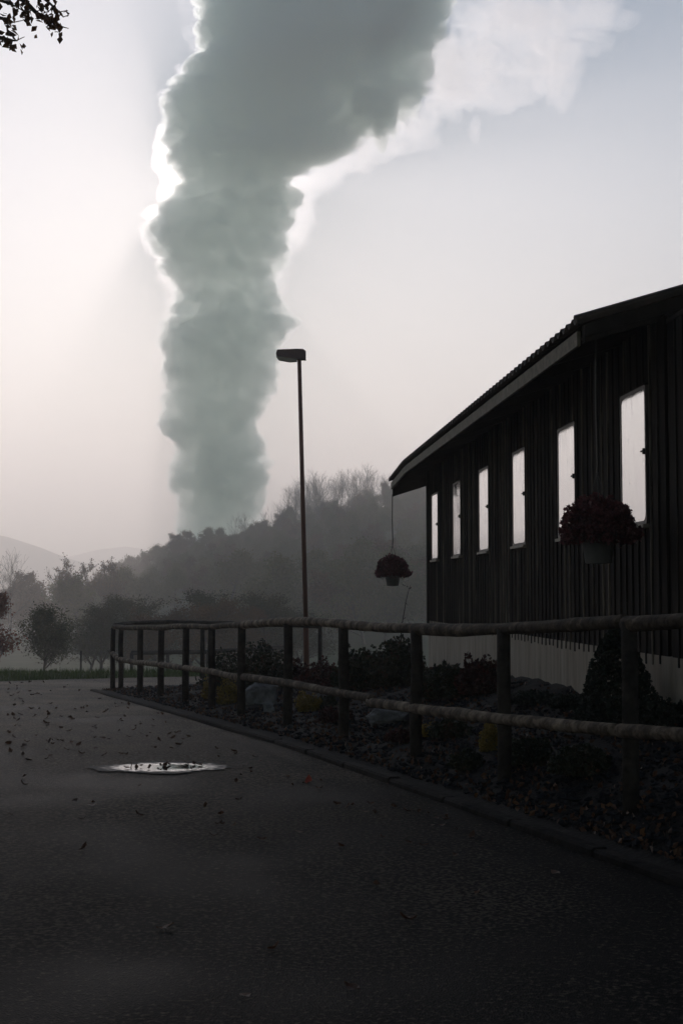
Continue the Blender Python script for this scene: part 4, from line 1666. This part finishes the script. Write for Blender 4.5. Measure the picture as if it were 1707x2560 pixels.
def ret_rail(dz, rad, seed):
    r = R_(seed)
    pts, rr = [], []
    for i in range(len(ret) - 1):
        for t in np.linspace(0, 1, 7)[(0 if i == 0 else 1):]:
            p_ = ret[i].lerp(ret[i + 1], float(t)) + Vector((0, 0, dz)) + Vector(r.normal(size=3) * .003)
            pts.append(p_)
            rr.append(rad * (1 + .08 * r.normal()))
    b = MB()
    b.tube(pts, rr, 10)
    b.build('rail', M['post'], fence, True)


ret_rail(0, .042, 21)
for i, (k, t) in enumerate([(3, 0.0), (5, 0.0)]):
    p_ = ret[k]
    z0 = float(roadz(p_.y)) - .02
    b = MB()
    b.tube([(0, 0, -.1), (0, 0, (p_.z - z0) * .5), (0, 0, p_.z - z0)], [.047, .045, .043], 10)
    o = b.build('post', M['post'], fence, True)
    o.location = (p_.x, p_.y, z0)

# low rail barrier out on the meadow
pf = thing('meadow_barrier', 'low dark single rail barrier standing across the hazy meadow', 'barrier', (0, 0, 0))
Ym = 62.0
pts_ = [(330, 1632), (420, 1631), (520, 1629), (610, 1624), (720, 1618)]
b = MB()
w3 = [P(a, c_, Ym + i) for i, (a, c_) in enumerate(pts_)]
b.tube(w3, .1, 10)
b.build('rail', M['post'], pf, True)
for p_ in w3:
    g0 = float(ground(p_.x, p_.y))
    MB().tube([(p_.x, p_.y, g0 - .2), (p_.x, p_.y, p_.z - .02)], .08, 8).build('post', M['post'], pf, True)

# ------------------------------------------------------------------ shrubs, boulders
def shrub(name, cx_, w_, ybot, ytop_, Y, mat, n_, leaf, label, cat='shrub', lump=.28, cone=False, group=None, seed=0, dx=0.0):
    r = R_(seed + 500)
    u_, _ = ray(cx_, ybot)
    x = u_ * Y
    z0 = float(bedz(x, Y))
    ztop = P(cx_, ytop_, Y).z
    rx_ = w_ * Y / FPX / 2
    h = max(ztop - z0, .12)
    t = thing(name, label, cat, (x, Y, z0), 0, group)
    fb = MB()
    ph = r.uniform(0, 2 * np.pi, n_)
    if cone:
        tt = r.random(n_) ** 1.3
        rad = (1 - tt) ** .75 * (1 - .5 * r.random(n_) ** 2)
        lm = 1 + .22 * vnoise(np.stack([np.cos(ph) * 2, np.sin(ph) * 2, tt * 7], -1), seed)
        pts = np.stack([rx_ * rad * lm * np.cos(ph), rx_ * rad * lm * np.sin(ph), .05 + tt * h], -1)
    else:
        ct_ = r.uniform(-.3, 1, n_)
        st = np.sqrt(1 - ct_ ** 2)
        rad = 1 - .7 * r.random(n_) ** 2.0
        q_ = np.stack([np.cos(ph) * st, np.sin(ph) * st, ct_], -1)
        lm = 1 + lump * (vnoise(q_ * 2.2 + seed, seed) + .6 * vnoise(q_ * 5 + seed, seed + 1)) - lump * .3
        pts = np.stack([rx_ * st * np.cos(ph), rx_ * .9 * st * np.sin(ph), h * .3 + h * .7 * ct_], -1) * (rad * lm)[:, None]
        pts[:, 2] = np.maximum(pts[:, 2], .02)
    leaves_at(fb, pts, leaf, r, aspect=.7)
    fb.build('foliage', mat, t)
    sb_ = MB()
    for k in range(6):
        a = r.uniform(0, 6.28)
        sb_.tube([(.02 * math.cos(a), .02 * math.sin(a), -.08), (rx_ * .3 * math.cos(a), rx_ * .3 * math.sin(a), h * .35), (rx_ * .55 * math.cos(a), rx_ * .55 * math.sin(a), h * .62)],
                 [.014, .01, .004], 5)
    sb_.build('stem', M['trunk'], t)
    return t


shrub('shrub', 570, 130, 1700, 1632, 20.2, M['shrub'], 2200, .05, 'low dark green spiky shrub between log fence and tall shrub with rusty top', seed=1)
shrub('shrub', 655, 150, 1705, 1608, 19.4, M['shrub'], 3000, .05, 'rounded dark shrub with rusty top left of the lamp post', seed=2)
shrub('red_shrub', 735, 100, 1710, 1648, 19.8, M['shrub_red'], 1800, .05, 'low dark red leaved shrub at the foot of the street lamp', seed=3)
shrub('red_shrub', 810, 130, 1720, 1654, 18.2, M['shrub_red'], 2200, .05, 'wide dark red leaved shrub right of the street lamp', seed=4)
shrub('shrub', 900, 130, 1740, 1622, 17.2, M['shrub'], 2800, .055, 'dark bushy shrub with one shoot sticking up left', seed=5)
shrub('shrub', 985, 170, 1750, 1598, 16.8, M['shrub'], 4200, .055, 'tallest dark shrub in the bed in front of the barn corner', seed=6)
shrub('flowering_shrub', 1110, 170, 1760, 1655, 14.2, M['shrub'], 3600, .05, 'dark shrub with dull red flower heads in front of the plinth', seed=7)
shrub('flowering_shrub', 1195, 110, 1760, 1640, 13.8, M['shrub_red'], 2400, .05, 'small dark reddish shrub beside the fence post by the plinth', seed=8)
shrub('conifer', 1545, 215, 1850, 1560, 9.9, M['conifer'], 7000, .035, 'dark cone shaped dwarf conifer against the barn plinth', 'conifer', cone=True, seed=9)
shrub('conifer', 1660, 120, 1860, 1745, 9.4, M['conifer'], 2200, .03, 'small dark creeping conifer beside the cone shaped one', 'conifer', seed=10)
shrub('heather', 1330, 150, 1790, 1735, 12.2, M['conifer'], 2600, .028, 'low dark ground cover plant along the foot of the plinth', 'plant', seed=11)
shrub('heather', 1420, 120, 1800, 1752, 11.4, M['conifer'], 2200, .028, 'low dark ground cover between plinth and conifer', 'plant', seed=12)
shrub('yellow_shrub', 518, 24, 1720, 1694, 18.6, M['shrub_yellow'], 500, .03, 'tiny yellow tuft left of a fence post', seed=13)
shrub('yellow_shrub', 572, 64, 1738, 1698, 17.2, M['shrub_yellow'], 1500, .03, 'low yellowish green cushion plant below the lower rail end', seed=14)
shrub('yellow_shrub', 772, 66, 1780, 1731, 15.0, M['shrub_yellow'], 1700, .03, 'bright yellow cushion plant under the lower fence rail', seed=15)
shrub('yellow_shrub', 812, 60, 1790, 1738, 15.2, M['shrub'], 1200, .035, 'dark green plant beside the bright yellow cushion plant', seed=16)
shrub('yellow_shrub', 1225, 54, 1890, 1806, 10.3, M['shrub_yellow'], 1600, .022, 'pale yellow upright plant beside the thick fence post', seed=17)
shrub('yellow_shrub', 1068, 36, 1850, 1836, 11.6, M['shrub_yellow'], 500, .022, 'tiny yellow plant low in the dark bed right of the boulder', seed=18)


shrub('heather', 1120, 110, 1850, 1800, 11.4, M['shrub'], 1800, .035, 'low dark leafy plant between the near boulder and the thick fence post', 'plant', seed=21)
shrub('heather', 1010, 90, 1860, 1826, 11.6, M['shrub_red'], 1300, .035, 'low dark red plant in front of the near boulder', 'plant', seed=22)
shrub('heather', 1320, 150, 1900, 1840, 9.6, M['shrub'], 2600, .035, 'dark mound of leaves behind the lower rail beside the thick post', 'plant', seed=23)
shrub('heather', 1450, 160, 1930, 1868, 8.9, M['shrub'], 2600, .035, 'dark mound of leaves in front of the cone shaped conifer', 'plant', seed=24)
shrub('heather', 840, 90, 1800, 1768, 13.6, M['shrub_red'], 1300, .035, 'low dark red plant right of the bright yellow cushion', 'plant', seed=25)
shrub('pale_plant', 1000, 46, 1800, 1776, 13.0, M['shrub_yellow'], 700, .024, 'small pale yellow tuft on the near boulder', 'plant', seed=26)
shrub('heather', 1170, 90, 1920, 1880, 9.9, M['shrub'], 1300, .03, 'small dark leafy plant at the foot of the pale upright plant', 'plant', seed=27)


def boulder(cx_, w_, ybot, ytop_, Y, label, seed, mat='stone'):
    r = R_(seed)
    u_, _ = ray(cx_, ybot)
    x = u_ * Y
    z0 = float(bedz(x, Y))
    h = max(P(cx_, ytop_, Y).z - z0, .1)
    rx_ = w_ * Y / FPX / 2
    import bmesh
    bm = bmesh.new()
    bmesh.ops.create_icosphere(bm, subdivisions=4, radius=1)
    V = np.array([v.co[:] for v in bm.verts])
    d = 1 + .28 * vnoise(V * 1.3 + seed, seed) + .16 * vnoise(V * 3 + seed, seed + 1) + .08 * vnoise(V * 7 + seed, seed + 2)
    V = np.sign(V) * np.abs(V) ** .8 * d[:, None]
    V = V * np.array([rx_, rx_ * .8, h * .62]) + np.array([0, 0, h * .38])
    for v, c_ in zip(bm.verts, V):
        v.co = c_
    me = bpy.data.meshes.new('boulder')
    bm.to_mesh(me); bm.free()
    me.materials.append(M[mat])
    o = link('boulder', me)
    o.location = (x, Y, z0)
    tag(o, label, 'boulder')


boulder(655, 80, 1748, 1705, 16.6, 'pale grey rough boulder under the lower rail next to the yellow cushions', 1)
boulder(965, 92, 1822, 1764, 12.9, 'pale grey rough boulder in the bed under a dark shrub', 2)
boulder(672, 26, 1790, 1774, 15.6, 'small grey stone in the bed below the far boulder', 3)
boulder(1030, 30, 1810, 1792, 12.6, 'small dark stone beside the near boulder', 4, 'gravel')

# withered climbing stalk near the barn corner
b = MB()
pts = [P(1002, 1612, 20.5), P(1003, 1570, 20.5), P(1010, 1530, 20.5), P(1014, 1505, 20.5), P(1020, 1480, 20.5), P(1026, 1462, 20.5)]
z0 = float(bedz(pts[0].x, 20.5))
b.tube([Vector((pts[0].x, 20.5, z0 - .05))] + pts, [.014, .012, .01, .008, .006, .005, .003], 5)
leaves_at(b, np.array([tuple(P(a, c_, 20.5)) for a, c_ in [(1012, 1464), (1008, 1462), (1018, 1466), (1015, 1508), (1013, 1520), (1024, 1470), (1011, 1545), (1005, 1560)]]), .05, R_(5))
tag(b.build('dry_stalk', M['trunk']), 'thin withered stalk with a few leaves below the far hanging basket', 'plant')

# ------------------------------------------------------------------ puddle and fallen leaves
def gpoint(px_, py_, dz=0.0):
    u_, v_ = ray(px_, py_)
    Y = 10.0
    for _ in range(30):
        Y = (EYE - float(roadz(Y))) / -v_
    return Vector((u_ * Y, Y, float(roadz(Y)) + dz))


pc = gpoint(412, 1921)
pr = []
for k in range(72):
    a = 2 * math.pi * k / 72
    w = 1.04 + .24 * fnoise1(math.cos(a) * 1.6, math.sin(a) * 1.6, 8) + .14 * fnoise1(math.cos(a) * 5, math.sin(a) * 5, 9)
    pr.append((pc.x + .56 * w * math.cos(a), pc.y + .36 * w * math.sin(a)))
b = MB()
zp = max(float(roadz(y_)) for _, y_ in pr) + .009
vs = [(0, 0, 0)] + [(x - pc.x, y_ - pc.y, 0) for x, y_ in pr]
b.add(vs, [(0, k + 1, (k + 1) % 72 + 1) for k in range(72)])
pud = b.build('puddle', M['water'])
pud.location = (pc.x, pc.y, zp)
tag(pud, 'shallow puddle on the road mirroring the bright sky', 'puddle', kind='structure')

lm = [leaf_mesh('fallen_leaf', M['fallen'], .065, .043, .12 + .12 * k, k) for k in range(4)]
lred = leaf_mesh('fallen_leaf', M['fallen_red'], .09, .05, .3, 9)
lr = R_(11)


def drop(me, px_, py_, s, label, group, dz=.012, tilt=.35):
    p_ = gpoint(px_, py_, dz)
    o = link('fallen_leaf', me)
    o.location = p_
    o.rotation_euler = (lr.normal() * tilt, lr.normal() * tilt, lr.uniform(0, 6.28))
    o.scale = (s, s, s)
    tag(o, label, 'leaf', group)
    return o


LB = 'brown curled fallen leaf lying on the dark road'
for (px_, py_) in [(187, 2006), (232, 2017), (233, 2012), (208, 2052), (346, 2042), (516, 2020), (552, 2040), (556, 2066), (548, 2064), (586, 2068), (533, 2094), (653, 2104), (745, 2085), (598, 2004),
                   (72, 1904), (125, 1894), (118, 1900), (27, 2041), (62, 1945), (112, 1810), (118, 1811), (178, 1860), (90, 1842), (210, 2126), (852, 2120), (1018, 2306), (686, 2378), (613, 2498),
                   (1106, 2068), (1020, 2110), (870, 2020), (880, 2018), (985, 2022), (1060, 2120), (1180, 2094), (1194, 2238), (940, 2218), (415, 2326), (880, 2478), (1388, 2188), (350, 1968), (60, 1965)]:
    drop(lm[lr.integers(0, 4)], px_, py_, lr.uniform(.6, 1.15), LB, 'fallen leaves scattered on the road')
for k in range(150):
    px_ = 20 + 480 * lr.random() ** 1.2
    py_ = 1706 + 190 * lr.random() ** 1.4
    p_ = gpoint(px_, py_)
    if p_.x > bed_inner(p_.y) - .15 or p_.y > yfar(p_.x) - .2:
        continue
    drop(lm[lr.integers(0, 4)], px_, py_, lr.uniform(.6, 1.3), LB, 'fallen leaves scattered on the road')
for k in range(50):
    t_ = lr.random()
    px_ = 250 + 900 * t_ + lr.normal() * 25
    py_ = 1765 + .32 * (px_ - 250) + abs(lr.normal()) * 34
    p_ = gpoint(px_, py_)
    if p_.x > bed_inner(p_.y) - .1:
        continue
    drop(lm[lr.integers(0, 4)], px_, py_, lr.uniform(.5, .9), 'small fallen leaf lying along the kerb of the planting bed', 'fallen leaves along the kerb')
for (px_, py_, s) in [(330, 1922, .9), (342, 1924, .8), (352, 1921, .6), (376, 1925, .8), (401, 1921, .7), (413, 1919, .95), (419, 1916, .8), (466, 1914, .9), (485, 1915, .8), (496, 1918, 1.0), (503, 1917, .8),
                      (317, 1926, .8), (372, 1927, .6), (478, 1928, .6), (396, 1930, .7)]:
    o = drop(lm[lr.integers(0, 4)], px_, py_, s, 'dark leaf lying in the bright puddle', 'leaves in the puddle', dz=.022, tilt=.5)
drop(lred, 771, 1958, 1.2, 'single bright red fallen leaf on the dark road near the kerb', None)
drop(lred, 737, 1799, .7, 'small red leaf lying in the dark bed by a fence post', None, dz=.14)

# leaf litter on the bed, one mass
b = MB()
nl = 2600
yk = RNG.uniform(6.8, 23.2, nl)
xk = bed_inner(yk) + .1 + RNG.random(nl) ** 1.5 * (np.minimum(wallx(yk), 3) - bed_inner(yk) - .2)
pts = np.stack([xk, yk, bedz(xk, yk) + .03], -1)
leaves_at(b, pts, .042, RNG, aspect=.6, up=4)
tag(b.build('leaf_litter', M['fallen']), 'scattered dead leaves among the stones of the bed', 'leaf litter', kind='stuff')

# ------------------------------------------------------------------ haze
b = MB()
b.box((-3450, -750, -60), (3450, 4450, 325))
tag(b.build('haze', M['haze']), 'pale autumn haze filling the valley and veiling the hills', 'haze', kind='stuff')
